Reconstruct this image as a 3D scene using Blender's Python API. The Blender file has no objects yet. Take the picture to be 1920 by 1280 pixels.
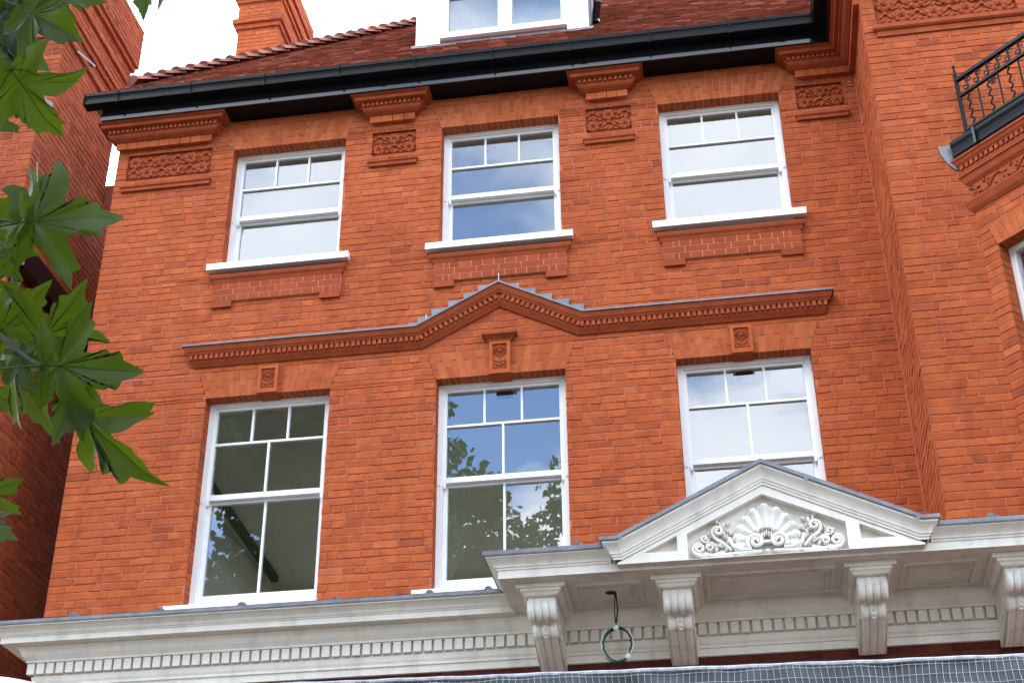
import bpy, math, random
import numpy as np
from mathutils import Vector, Matrix
from mathutils.geometry import tessellate_polygon
R = math.radians
sc = bpy.context.scene
col = sc.collection

# ------------------------------------------------------------------ camera
CAM = Vector((1.91449, -11.62915, 1.6))
YAW, PITCH, ROLL, FPX = 0.1538824, 0.5372974, -0.0073053, 2771.82
cy_, sy_, cp_, sp_ = math.cos(YAW), math.sin(YAW), math.cos(PITCH), math.sin(PITCH)
FWD = Vector((-sy_*cp_, cy_*cp_, sp_)); RGT = Vector((cy_, sy_, 0)); UPV = RGT.cross(FWD)
RGT, UPV = RGT*math.cos(ROLL)+UPV*math.sin(ROLL), UPV*math.cos(ROLL)-RGT*math.sin(ROLL)
cd = bpy.data.cameras.new('camera'); cam = bpy.data.objects.new('camera', cd); col.objects.link(cam)
M = Matrix((RGT, UPV, -FWD)).transposed().to_4x4(); M.translation = CAM
cam.matrix_world = M
cd.sensor_width = 36.0; cd.lens = 36.0*FPX/1920.0; cd.clip_start = 0.05; cd.clip_end = 2000
sc.camera = cam

# ------------------------------------------------------------------ world, sun, exposure
SUN_EL, SUN_AZ = R(44), R(233)       # azimuth from +Y clockwise: in front of the facade, to the left
world = bpy.data.worlds.new('World'); sc.world = world; world.use_nodes = True
wt = world.node_tree; wt.nodes.clear()
def N(t, kind, **kw):
    n = t.nodes.new(kind)
    for k, v in kw.items():
        if hasattr(n, k) and not (k in n.inputs if hasattr(n.inputs, '__contains__') else False): setattr(n, k, v)
        else: n.inputs[k].default_value = v
    return n
wo = N(wt, 'ShaderNodeOutputWorld'); bg = N(wt, 'ShaderNodeBackground'); bg.inputs['Strength'].default_value = 0.1
sky = wt.nodes.new('ShaderNodeTexSky'); sky.sky_type = 'NISHITA'; sky.sun_disc = False
sky.sun_elevation = SUN_EL; sky.sun_rotation = SUN_AZ; sky.dust_density = 0.4; sky.ozone_density = 2.0
gm = N(wt, 'ShaderNodeMix', data_type='RGBA', blend_type='MULTIPLY'); gm.inputs[0].default_value = 1.0
gm.inputs[7].default_value = (3.5, 4.5, 5.6, 1)
wt.links.new(sky.outputs[0], gm.inputs[6])
tc = N(wt, 'ShaderNodeTexCoord'); sep = N(wt, 'ShaderNodeSeparateXYZ'); wt.links.new(tc.outputs['Generated'], sep.inputs[0])
def WM(op, a, b):
    n = N(wt, 'ShaderNodeMath', operation=op)
    for i, q in enumerate((a, b)):
        if isinstance(q, (int, float)): n.inputs[i].default_value = q
        elif q is not None: wt.links.new(q, n.inputs[i])
    return n.outputs[0]
zz = WM('ADD', WM('MAXIMUM', sep.outputs[2], 0.0), 0.22)
cmb = N(wt, 'ShaderNodeCombineXYZ')
wt.links.new(WM('DIVIDE', sep.outputs[0], zz), cmb.inputs[0]); wt.links.new(WM('DIVIDE', sep.outputs[1], zz), cmb.inputs[1])
CLOUD_OFF = (-1.63, -9.23, 1.92)
mp = N(wt, 'ShaderNodeMapping'); mp.inputs['Location'].default_value = CLOUD_OFF
wt.links.new(cmb.outputs[0], mp.inputs[0])
nz = N(wt, 'ShaderNodeTexNoise'); nz.inputs['Scale'].default_value = 2.5; nz.inputs['Detail'].default_value = 7; nz.inputs['Roughness'].default_value = 0.55
wt.links.new(mp.outputs[0], nz.inputs['Vector'])
rp = N(wt, 'ShaderNodeValToRGB'); rp.color_ramp.elements[0].position = 0.40; rp.color_ramp.elements[1].position = 0.52
wt.links.new(nz.outputs[0], rp.inputs[0])
cl = N(wt, 'ShaderNodeValToRGB')
cl.color_ramp.elements[0].position = 0.42; cl.color_ramp.elements[0].color = (33, 37, 44, 1)
cl.color_ramp.elements[1].position = 0.70; cl.color_ramp.elements[1].color = (50, 52, 55, 1)
wt.links.new(nz.outputs[0], cl.inputs[0])
mx = N(wt, 'ShaderNodeMix', data_type='RGBA')
wt.links.new(rp.outputs[0], mx.inputs[0]); wt.links.new(gm.outputs[2], mx.inputs[6]); wt.links.new(cl.outputs[0], mx.inputs[7])
wt.links.new(mx.outputs[2], bg.inputs[0]); wt.links.new(bg.outputs[0], wo.inputs[0])

sl = bpy.data.lights.new('sun', 'SUN'); sl.energy = 1.45; sl.angle = R(22); sl.color = (1.0, 0.95, 0.87)
sun = bpy.data.objects.new('sun', sl); col.objects.link(sun)
sd = Vector((math.sin(SUN_AZ)*math.cos(SUN_EL), math.cos(SUN_AZ)*math.cos(SUN_EL), math.sin(SUN_EL)))
sun.rotation_euler = sd.to_track_quat('Z', 'Y').to_euler(); sun.location = (0, -20, 40)
sc.view_settings.view_transform = 'Standard'; sc.view_settings.look = 'None'; sc.view_settings.gamma = 1
sc.view_settings.exposure = 0.0
sc.cycles.max_bounces = 9; sc.cycles.diffuse_bounces = 6; sc.cycles.transparent_max_bounces = 16
sc.cycles.caustics_reflective = False; sc.cycles.caustics_refractive = False

# ------------------------------------------------------------------ materials
def mat(name):
    m = bpy.data.materials.new(name); m.use_nodes = True
    t = m.node_tree; b = t.nodes['Principled BSDF']
    return m, t, b
def noise_col(t, scale, detail=4, coord='Object'):
    tc = t.nodes.new('ShaderNodeTexCoord'); n = t.nodes.new('ShaderNodeTexNoise')
    n.inputs['Scale'].default_value = scale; n.inputs['Detail'].default_value = detail
    t.links.new(tc.outputs[coord], n.inputs['Vector']); return n
def ramp(t, src, stops):
    r = t.nodes.new('ShaderNodeValToRGB'); e = r.color_ramp.elements
    while len(e) < len(stops): e.new(0.5)
    for q, (p, c) in zip(e, stops): q.position = p; q.color = (*c, 1)
    t.links.new(src, r.inputs[0]); return r.outputs[0]
def mul(t, a, b, fac=1.0):
    m = t.nodes.new('ShaderNodeMix'); m.data_type = 'RGBA'; m.blend_type = 'MULTIPLY'; m.inputs[0].default_value = fac
    t.links.new(a, m.inputs[6]); t.links.new(b, m.inputs[7]); return m.outputs[2]
def streaks(t, sx=5.0, sz=.45):
    tc = t.nodes.new('ShaderNodeTexCoord'); mp = t.nodes.new('ShaderNodeMapping'); mp.inputs['Scale'].default_value = (sx, sx, sz)
    n = t.nodes.new('ShaderNodeTexNoise'); n.inputs['Scale'].default_value = 1.0; n.inputs['Detail'].default_value = 6
    t.links.new(tc.outputs['Object'], mp.inputs[0]); t.links.new(mp.outputs[0], n.inputs['Vector']); return n
def bump(t, b, src, strength, dist=0.01):
    n = t.nodes.new('ShaderNodeBump'); n.inputs['Strength'].default_value = strength; n.inputs['Distance'].default_value = dist
    t.links.new(src, n.inputs['Height']); t.links.new(n.outputs[0], b.inputs['Normal'])
def tinted(name, stops, rough=0.85, nscale=30, lo=0.78, hi=1.12, bs=0.35, bscale=90, big=0.0):
    m, t, b = mat(name); b.inputs['Roughness'].default_value = rough; b.inputs['Specular IOR Level'].default_value = .2
    a = t.nodes.new('ShaderNodeAttribute'); a.attribute_name = 'tint'
    c = ramp(t, a.outputs['Fac'], stops)
    n = noise_col(t, nscale, 5); v = ramp(t, n.outputs[0], ((0.3, (lo,)*3), (0.7, (hi,)*3)))
    c = mul(t, c, v)
    if big:
        n2 = noise_col(t, 0.7, 5); c = mul(t, c, ramp(t, n2.outputs[0], ((0.35, (1-big, 1-big*1.3, 1-big*1.3)), (0.65, (1+big*.6, 1+big*.8, 1+big*.8)))))
        st = streaks(t); c = mul(t, c, ramp(t, st.outputs[0], ((0.33, (.88, .86, .86)), (0.52, (1, 1, 1)))))
        n3 = noise_col(t, 5.5, 6); c = mul(t, c, ramp(t, n3.outputs[0], ((0.28, (.88, .85, .85)), (0.42, (1, 1, 1)), (.66, (1, 1, 1)), (.80, (1.12, 1.2, 1.3)))))
    t.links.new(c, b.inputs['Base Color'])
    bump(t, b, noise_col(t, bscale, 6).outputs[0], bs, 0.004); return m
def plain(name, c, rough=0.5, nscale=12, var=0.08, bs=0.0, bscale=60, metal=0.0, spec=0.5, dirt=0.0):
    m, t, b = mat(name); b.inputs['Roughness'].default_value = rough; b.inputs['Metallic'].default_value = metal
    b.inputs['Specular IOR Level'].default_value = spec
    n = noise_col(t, nscale, 6)
    o = ramp(t, n.outputs[0], ((0.3, tuple(x*(1-var) for x in c)), (0.7, tuple(min(1, x*(1+var)) for x in c))))
    if dirt:
        st = streaks(t, 9, 1.2); o = mul(t, o, ramp(t, st.outputs[0], ((0.30, (1-dirt, 1-dirt*1.05, 1-dirt*1.15)), (0.50, (1, 1, 1)))))
        n2 = noise_col(t, 26, 8); o = mul(t, o, ramp(t, n2.outputs[0], ((0.24, (1-dirt*1.6, 1-dirt*1.7, 1-dirt*1.8)), (0.36, (1, 1, 1)))))
    t.links.new(o, b.inputs['Base Color'])
    if bs: bump(t, b, noise_col(t, bscale, 5).outputs[0], bs, 0.005)
    return m
MT = {}
MT['brick'] = tinted('red brick', ((0.0, (.28, .060, .022)), (.04, (.35, .072, .021)), (.5, (.395, .084, .0225)), (.95, (.42, .096, .026)), (1.0, (.43, .115, .038))), big=.10, lo=.80, hi=1.10, nscale=11)
MT['oldbrick'] = tinted('older red brick', ((0.0, (.22, .045, .017)), (.05, (.28, .054, .016)), (.5, (.32, .064, .018)), (1.0, (.36, .085, .026))), big=.10, lo=.84, hi=1.08, nscale=11)
MT['mortar'] = plain('pink mortar', (.40, .112, .062), .95, 25, .28, .5, 120)
MT['rubbed'] = tinted('rubbed orange brick', ((0.0, (.33, .068, .020)), (.5, (.385, .086, .025)), (1.0, (.415, .104, .033))), nscale=12, bs=.2)
MT['cream'] = plain('cream lime joint', (.52, .23, .12), .95, 30, .2)
MT['apronbrick'] = tinted('smooth brown red brick', ((0.0, (.25, .044, .015)), (1.0, (.32, .060, .020))), nscale=10, lo=.9, hi=1.06, bs=.1)
MT['terracotta'] = tinted('terracotta', ((0.0, (.25, .046, .014)), (1.0, (.33, .066, .020))), rough=.8, nscale=9, lo=.82, hi=1.12, bs=.25, bscale=50)
MT['relief'] = tinted('carved terracotta', ((0.0, (.28, .055, .017)), (1.0, (.345, .073, .023))), rough=.85, nscale=14, lo=.75, hi=1.1, bs=.3, bscale=70)
MT['tile'] = tinted('clay roof tile', ((0.0, (.16, .052, .034)), (.45, (.27, .075, .042)), (.85, (.35, .110, .066)), (1.0, (.45, .21, .15))), nscale=20, bs=.4)
MT['hip'] = tinted('clay hip tile', ((0.0, (.20, .075, .050)), (1.0, (.30, .11, .075))), rough=.6, nscale=12, bs=.3)
MT['white'] = plain('white gloss joinery', (.74, .74, .72), .35, 6, .03)
MT['sill'] = plain('white painted sill', (.80, .80, .79), .5, 8, .03)
MT['stucco'] = plain('off white painted stucco', (.73, .69, .615), .5, 5, .05, .12, 40, dirt=.16)
MT['carving'] = plain('painted plaster carving', (.75, .72, .655), .4, 20, .06, .1, 60, dirt=.14)
MT['lead'] = plain('weathered lead', (.16, .165, .185), .5, 9, .30, .3, 30)
MT['gutter'] = plain('satin black gutter', (.005, .0055, .0055), .4, 4, .2, spec=.12)
MT['black'] = plain('black gloss paint', (.006, .006, .007), .09, 4, .2)
MT['iron'] = plain('black painted iron', (.006, .006, .007), .42, 30, .3, spec=.14)
MT['dark'] = plain('dark void', (.012, .010, .010), .9)
MT['room'] = plain('pale room plaster', (.60, .61, .56), .9, 3, .04)
MT['floor'] = plain('room floor', (.50, .42, .32), .8)
MT['asphalt'] = plain('asphalt', (.05, .05, .052), .9, 30, .25, .4, 200)
MT['paving'] = plain('pale paving', (.20, .17, .135), .85, 8, .15, .2, 60)
MT['bark'] = plain('mottled plane bark', (.17, .15, .11), .9, 9, .45, .5, 30)
MT['twig'] = plain('dark twig', (.035, .028, .018), .8, 40, .3)
MT['steel'] = plain('galvanised tube', (.42, .43, .44), .35, 20, .15, metal=.8)
MT['strand'] = plain('white reinforcing thread', (.42, .44, .46), .6, 40, .1)
MT['hem'] = plain('folded sheeting hem', (.44, .46, .49), .5, 25, .3)
MT['plastic'] = plain('pale plastic', (.72, .75, .80), .3, 6, .08)
MT['green'] = plain('green cable', (.012, .14, .075), .35, 30, .2)
MT['cableblack'] = plain('black cable', (.012, .012, .012), .4)
MT['cablewhite'] = plain('white cable', (.62, .66, .62), .4)
def glass(name, ior, tint):
    m = bpy.data.materials.new(name); m.use_nodes = True; t = m.node_tree; t.nodes.clear()
    o = t.nodes.new('ShaderNodeOutputMaterial'); mxs = t.nodes.new('ShaderNodeMixShader')
    f = t.nodes.new('ShaderNodeFresnel'); f.inputs['IOR'].default_value = ior
    tr = t.nodes.new('ShaderNodeBsdfTransparent'); tr.inputs[0].default_value = (*tint, 1)
    g = t.nodes.new('ShaderNodeBsdfGlossy'); g.inputs['Roughness'].default_value = 0.0; g.inputs['Color'].default_value = (.97, .98, 1, 1)
    n = noise_col(t, 1.6, 2); bp = t.nodes.new('ShaderNodeBump'); bp.inputs['Strength'].default_value = .05; bp.inputs['Distance'].default_value = .02
    t.links.new(n.outputs[0], bp.inputs['Height']); t.links.new(bp.outputs[0], g.inputs['Normal'])
    t.links.new(f.outputs[0], mxs.inputs[0]); t.links.new(tr.outputs[0], mxs.inputs[1]); t.links.new(g.outputs[0], mxs.inputs[2])
    t.links.new(mxs.outputs[0], o.inputs[0]); return m
MT['glass'] = glass('window glass', 2.45, (.90, .95, .90))
def sheeting():
    m, t, b = mat('translucent grey sheeting'); b.inputs['Base Color'].default_value = (.10, .11, .12, 1); b.inputs['Roughness'].default_value = .6; b.inputs['Specular IOR Level'].default_value = .2
    n = noise_col(t, 3.5, 6); o = ramp(t, n.outputs[0], ((.3, (.045, .05, .054)), (.7, (.125, .132, .14)))); t.links.new(o, b.inputs['Base Color'])
    bump(t, b, n.outputs[0], .4, .03); return m
MT['sheeting'] = sheeting()
def leafmat(name, c1, c2, trans, rough=.38):
    m = bpy.data.materials.new(name); m.use_nodes = True; t = m.node_tree; b = t.nodes['Principled BSDF']
    a = t.nodes.new('ShaderNodeAttribute'); a.attribute_name = 'tint'
    c = ramp(t, a.outputs['Fac'], ((0, c1), (1, c2)))
    n = noise_col(t, 14, 4); c = mul(t, c, ramp(t, n.outputs[0], ((.3, (.8,)*3), (.7, (1.15,)*3))))
    t.links.new(c, b.inputs['Base Color']); b.inputs['Roughness'].default_value = rough; b.inputs['Specular IOR Level'].default_value = .32
    tl = t.nodes.new('ShaderNodeBsdfTranslucent'); tl.inputs[0].default_value = (*trans, 1)
    ad = t.nodes.new('ShaderNodeMixShader'); ad.inputs[0].default_value = .42
    t.links.new(b.outputs[0], ad.inputs[1]); t.links.new(tl.outputs[0], ad.inputs[2])
    t.links.new(ad.outputs[0], t.nodes['Material Output'].inputs[0])
    bump(t, b, noise_col(t, 60, 3).outputs[0], .15, .004); return m
MT['leaf'] = leafmat('plane leaf', (.010, .023, .003), (.030, .054, .005), (.090, .140, .004), .40)
MT['vein'] = leafmat('plane leaf vein', (.040, .085, .018), (.06, .11, .022), (.10, .20, .02))
MT['crown'] = leafmat('tree foliage', (.030, .068, .014), (.085, .140, .030), (.10, .18, .03), .5)

# ------------------------------------------------------------------ mesh helpers
class MB:
    def __init__(s): s.v = []; s.f = []; s.t = []; s.mi = []
    def add(s, vs, fs, tint=.5, mi=0):
        o = len(s.v); s.v += [tuple(q) for q in vs]
        for f in fs: s.f.append(tuple(i+o for i in f)); s.t.append(tint); s.mi.append(mi)
    def box(s, x0, x1, y0, y1, z0, z1, tint=.5, mi=0):
        s.add([(x0,y0,z0),(x1,y0,z0),(x1,y1,z0),(x0,y1,z0),(x0,y0,z1),(x1,y0,z1),(x1,y1,z1),(x0,y1,z1)],
              [(0,3,2,1),(4,5,6,7),(0,1,5,4),(1,2,6,5),(2,3,7,6),(3,0,4,7)], tint, mi)
    def quad(s, a, b, c, d, tint=.5, mi=0): s.add([a, b, c, d], [(0,1,2,3)], tint, mi)
    def prism(s, poly, y0, y1, tint=.5, mi=0):      # polygon in XZ, extruded along Y
        n = len(poly)
        vs = [(x, y0, z) for x, z in poly] + [(x, y1, z) for x, z in poly]
        fs = [tuple(range(n)), tuple(range(2*n-1, n-1, -1))] + [(i, (i+1) % n, (i+1) % n+n, i+n) for i in range(n)]
        s.add(vs, fs, tint, mi)
    def prism_x(s, poly, x0, x1, tint=.5, mi=0):    # polygon in YZ, extruded along X
        n = len(poly)
        vs = [(x0, y, z) for y, z in poly] + [(x1, y, z) for y, z in poly]
        s.add(vs, [tuple(range(n)), tuple(range(2*n-1, n-1, -1))] + [(i, (i+1) % n, (i+1) % n+n, i+n) for i in range(n)], tint, mi)
    def sweep(s, rows, tint=.5, mi=0, closed=False):
        m = len(rows[0]); vs = [p for r in rows for p in r]; fs = []
        k = len(rows)
        for i in range(k if closed else k-1):
            for j in range(m-1):
                a = i*m+j; b = ((i+1) % k)*m+j; fs.append((a, b, b+1, a+1))
        s.add(vs, fs, tint, mi)
    def tube(s, pts, r, n=6, tint=.5, mi=0, cap=True):
        pts = [Vector(p) for p in pts]; rows = []
        rr = r if isinstance(r, (list, tuple)) else [r]*len(pts)
        prev = None
        for i, p in enumerate(pts):
            d = (pts[min(i+1, len(pts)-1)]-pts[max(i-1, 0)]).normalized()
            if prev is None:
                u = d.orthogonal().normalized()
            else:
                u = (prev-d*prev.dot(d)).normalized()
            prev = u; w = d.cross(u)
            rows.append([p+(u*math.cos(2*math.pi*k/n)+w*math.sin(2*math.pi*k/n))*rr[i] for k in range(n)])
        vs = [q for r_ in rows for q in r_]; fs = []
        for i in range(len(rows)-1):
            for k in range(n):
                a = i*n+k; b = i*n+(k+1) % n; fs.append((a, b, b+n, a+n))
        if cap: fs += [tuple(range(n-1, -1, -1)), tuple(range(len(vs)-n, len(vs)))]
        s.add(vs, fs, tint, mi)
    def blob(s, c, rx, ry, rz, ang=0, n=8, m=4, tint=.5, mi=0):   # half ellipsoid facing -Y, rotated in the XZ plane
        vs = [(c[0], c[1]-ry, c[2])]; fs = []
        ca, sa = math.cos(ang), math.sin(ang)
        for i in range(1, m):
            a = i/(m-1)*math.pi/2
            for k in range(n):
                b = 2*math.pi*k/n; x = rx*math.sin(a)*math.cos(b); z = rz*math.sin(a)*math.sin(b)
                vs.append((c[0]+x*ca-z*sa, c[1]-ry*math.cos(a), c[2]+x*sa+z*ca))
        for k in range(n): fs.append((0, 1+k, 1+(k+1) % n))
        for i in range(m-2):
            for k in range(n):
                a = 1+i*n+k; b = 1+i*n+(k+1) % n; fs.append((a, a+n, b+n, b))
        s.add(vs, fs, tint, mi)
    def mesh(s, name, mats, smooth=False):
        me = bpy.data.meshes.new(name); me.from_pydata(s.v, [], s.f)
        for m in (mats if isinstance(mats, (list, tuple)) else [mats]): me.materials.append(m)
        at = me.attributes.new('tint', 'FLOAT', 'FACE'); at.data.foreach_set('value', s.t)
        if any(s.mi): me.polygons.foreach_set('material_index', s.mi)
        if smooth: me.polygons.foreach_set('use_smooth', [True]*len(s.f))
        me.update(); return me
    def build(s, name, mats, parent=None, smooth=False, kind=None, label=None):
        me = s.mesh(name, mats, smooth)
        if smooth:
            try: me.set_sharp_from_angle(angle=R(40))
            except Exception: pass
        return link(name, me, parent, kind, label)
def link(name, me, parent=None, kind=None, label=None):
    o = bpy.data.objects.new(name, me); col.objects.link(o)
    if parent is not None: o.parent = parent
    if kind: o['kind'] = kind
    if label: o['label'] = label
    return o
def thing(name, label, cat, group=None, loc=(0, 0, 0)):
    o = bpy.data.objects.new(name, None); col.objects.link(o); o.location = loc
    o.empty_display_size = .3; o['label'] = label; o['category'] = cat
    if group: o['group'] = group
    return o
def tagged(o, label, cat, group=None):
    o['label'] = label; o['category'] = cat
    if group: o['group'] = group
    return o
rnd = random.Random(7)

def offset_path(path, p):
    """offset an open plan polyline outwards (to the right of its direction), mitred; ends stay on their own line"""
    out = []; n = len(path)
    nr = []
    for i in range(n-1):
        dx, dy = path[i+1][0]-path[i][0], path[i+1][1]-path[i][1]; l = math.hypot(dx, dy); nr.append((dy/l, -dx/l))
    for i in range(n):
        if i == 0: q = nr[0]; out.append((path[0][0]+q[0]*p, path[0][1]+q[1]*p))
        elif i == n-1: q = nr[-1]; out.append((path[-1][0]+q[0]*p, path[-1][1]+q[1]*p))
        else:
            a, b = nr[i-1], nr[i]; k = 1+a[0]*b[0]+a[1]*b[1]
            out.append((path[i][0]+(a[0]+b[0])*p/k, path[i][1]+(a[1]+b[1])*p/k))
    return out
def plan_sweep(mb, path, profile, tint=.5):
    mb.sweep([[(x, y, z) for x, y in offset_path(path, p)] for p, z in profile], tint)

# ------------------------------------------------------------------ bricks
class Wall:
    """bricks laid course by course on a plane; holes are functions of height giving cut intervals"""
    def __init__(s, origin, u, n, seed, mat_='brick', name='brick'):
        s.o = Vector(origin); s.u = Vector(u).normalized(); s.n = Vector(n).normalized(); s.r = random.Random(seed)
        s.bricks = []; s.mort = []
    def P(s, a, z, out=0): return s.o+s.u*a+Vector((0, 0, z))+s.n*out
    def lay(s, a0, a1, z0, z1, holes=(), course=.0735, joint=.0078, zref=0.0, stagger=0.0):
        k0 = math.floor((z0-zref)/course); k1 = math.ceil((z1-zref)/course)
        for k in range(k0, k1):
            ca, cb = zref+k*course, zref+(k+1)*course
            cuts = sorted({max(ca, z0), min(cb, z1)} | {z for h in holes for z in (h[0], h[1]) if ca+.002 < z < cb-.002 and z0 < z < z1})
            ln = s.courselens(k, a0, a1)
            for za, zb in zip(cuts, cuts[1:]):
                if zb-za < .004: continue
                zm = (za+zb)/2; iv = [(a0, a1)]
                for h in holes:
                    if h[0] <= zm <= h[1]:
                        c0, c1 = h[2](zm); nv = []
                        for p, q in iv:
                            if c1 <= p or c0 >= q: nv.append((p, q)); continue
                            if c0 > p: nv.append((p, c0))
                            if c1 < q: nv.append((c1, q))
                        iv = nv
                for p, q in iv:
                    s.mort.append((p, q, za, zb))
                    for b0, b1 in ln:
                        c0, c1 = max(b0, p), min(b1, q)
                        if c1-c0 < .025: continue
                        j0 = 0 if c0 == p and p != a0 and b0 < p-.004 else joint/2
                        j1 = 0 if c1 == q and q != a1 and b1 > q+.004 else joint/2
                        if zb-za > .03: s.bricks.append((c0+j0, c1-j1, za+joint/2, zb-joint/2))
                        elif zb-za > .012: s.bricks.append((c0+j0, c1-j1, za+.002, zb-.002))
    def courselens(s, k, a0, a1):
        r = s.r; out = []; a = a0
        if k % 2: a -= .0
        first = True
        while a < a1:
            if k % 2 == 0:
                l = .225 if r.random() < .80 else (.1125 if r.random() < .6 else .17)
            else:
                l = .1125 if r.random() < .52 else (.17 if r.random() < .45 else .225)
                if first: l = .17
            if first and k % 2 == 0: l = .225
            first = False
            l *= r.uniform(.96, 1.04)
            e = a+l
            if a1-e < .06: e = a1
            out.append((a, min(e, a1))); a = e
        return out
    def geo(s, mb, br):
        r = s.r; a0, a1, z0, z1 = br
        tall = z1-z0 > .03
        j = (lambda: r.uniform(-.0034, .0034)) if tall else (lambda: 0)
        out = r.uniform(-.0022, .0020); bv = .0045 if tall else .002
        t = r.random(); L = a1-a0
        if L < .13: t = t*.75 if r.random() < .6 else t
        tilt = r.uniform(-.0016, .0016)
        c = [(a0+j(), z0+j()), (a1+j(), z0+j()), (a1+j(), z1+j()), (a0+j(), z1+j())]
        ins = [(c[0][0]+bv, c[0][1]+bv), (c[1][0]-bv, c[1][1]+bv), (c[2][0]-bv, c[2][1]-bv), (c[3][0]+bv, c[3][1]-bv)]
        vs = [s.P(a, z, -.02) for a, z in c]+[s.P(a, z, -.0045+out) for a, z in c]
        vs += [s.P(a, z, out+(tilt if i > 1 else -tilt)) for i, (a, z) in enumerate(ins)]
        fs = [(8, 9, 10, 11)]
        for i in range(4):
            k = (i+1) % 4; fs += [(i, k, k+4, i+4), (i+4, k+4, k+8, i+8)]
        mb.add(vs, fs, t)
    def size(s, br):
        a0, a1, z0, z1 = br; p = s.P((a0+a1)/2, (z0+z1)/2); d = p-CAM; zc = d.dot(FWD)
        px = 960+FPX*d.dot(RGT)/zc; py = 640-FPX*d.dot(UPV)/zc
        if zc < 0 or not (-10 < px < 1930 and -10 < py < 1290): return 0
        return (a1-a0)*(z1-z0)*max(0, -d.normalized().dot(s.n))/d.length_squared
def build_walls(owner, walls, singles=300, brick='brick', mass='brickwork', mort='mortar_bed', mats=('brick', 'mortar')):
    allb = [(w.size(b), i, j) for i, w in enumerate(walls) for j, b in enumerate(w.bricks)]
    allb.sort(reverse=True)
    top = {(i, j) for sz, i, j in allb[:singles] if sz > 0}
    rest = MB(); mb = MB()
    for i, w in enumerate(walls):
        for j, b in enumerate(w.bricks):
            if (i, j) in top:
                q = MB(); w.geo(q, b); q.build(brick, MT[mats[0]], owner)
            else: w.geo(rest, b)
        for a0, a1, z0, z1 in w.mort:
            mb.quad(w.P(a0, z0, -.0058), w.P(a1, z0, -.0058), w.P(a1, z1, -.0058), w.P(a0, z1, -.0058))
    rest.build(mass, MT[mats[0]], owner, kind='stuff')
    mb.build(mort, MT[mats[1]], owner)

# ================================================================== THE SETTING
g = MB(); g.quad((-400, -400, -.02), (400, -400, -.02), (400, 400, -.02), (-400, 400, -.02)); g.build('ground', MT['paving'], kind='structure')
g = MB(); g.box(-120, 120, -16.5, -8.2, -.016, -.010); g.build('road', MT['asphalt'], kind='structure')
g = MB(); g.box(-120, 120, -8.2, -1.2, -.016, .11); g.build('pavement', MT['paving'], kind='structure')

# ================================================================== MAIN HOUSE
XL, XR = -4.084, 3.565
CX = (-2.207, 0.0, 2.204)
HOUSE = thing('brick_house', 'red brick house front with six white sash windows and a white pedimented hood', 'house')
LOW_Z0, LOW_HEAD, LOW_TOP = 6.20, 8.278, 8.557
UP_Z0, UP_HEAD, UP_TOP = 9.70, 11.225, 11.50
HW = .60
YB = -1.0                                           # plane of the ground floor, in front of the upper facade

holes = []
def rect(z0, z1, a, b): holes.append((z0, z1, lambda z, a=a, b=b: (a-XL, b-XL)))
for c in CX:
    rect(5.4, LOW_HEAD, c-HW, c+HW); rect(UP_Z0-.07, UP_HEAD, c-HW, c+HW)
    for h, t in ((LOW_HEAD, LOW_TOP), (UP_HEAD, UP_TOP)):
        holes.append((h, t, lambda z, c=c, h=h, t=t: (c-HW-(z-h)/(t-h)*.095-XL, c+HW+(z-h)/(t-h)*.095-XL)))
PANELS = [(-3.965, -3.05, 10.965, 11.285, 3), (-1.325, -.87, 10.96, 11.245, 1), (.88, 1.335, 10.965, 11.262, 1), (2.972, 3.425, 10.985, 11.27, 1)]
for a, b, z0, z1, k in PANELS: rect(z0, z1, a, b)
facade = Wall((XL, 0, 0), (1, 0, 0), (0, -1, 0), 11)
facade.lay(0, XR-XL, 5.55, 11.6, holes, zref=.02)
walls = [facade]
for c in CX:                                         # jambs of the openings, facing each other
    for z0, z1 in ((5.6, LOW_HEAD), (UP_Z0, UP_HEAD)):
        for sx in (-1, 1):
            w = Wall((c+sx*HW, .006, 0), (0, 1, 0), (-sx, 0, 0), rnd.randint(0, 9999)); w.lay(0, .15, z0, z1, zref=.02); walls.append(w)
side = Wall((XL, 0, 0), (0, 1, 0), (-1, 0, 0), 12); side.lay(0, 3.0, 5.2, 11.6, zref=.02); walls.append(side)
build_walls(HOUSE, walls)

# ground floor front; brick and joint colours darkened to paint in the cornice's shade
GXL, GXR = -3.515, 4.1
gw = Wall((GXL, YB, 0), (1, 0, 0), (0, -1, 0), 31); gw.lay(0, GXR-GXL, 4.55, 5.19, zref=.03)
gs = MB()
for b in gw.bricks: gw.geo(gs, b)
MT['shadedbrick'] = tinted('brick with painted shade', ((0, (.075, .014, .008)), (1, (.12, .024, .012))))
gs.build('ground_floor_brickwork', MT['shadedbrick'], HOUSE, kind='stuff')
gm_ = MB(); gm_.box(GXL, GXR, YB+.006, YB+.3, 0, 5.6); MT['shadedjoint'] = plain('joint with painted shade', (.09, .03, .02), .95)
gm_.build('ground_floor_wall', MT['shadedjoint'], HOUSE)

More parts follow.
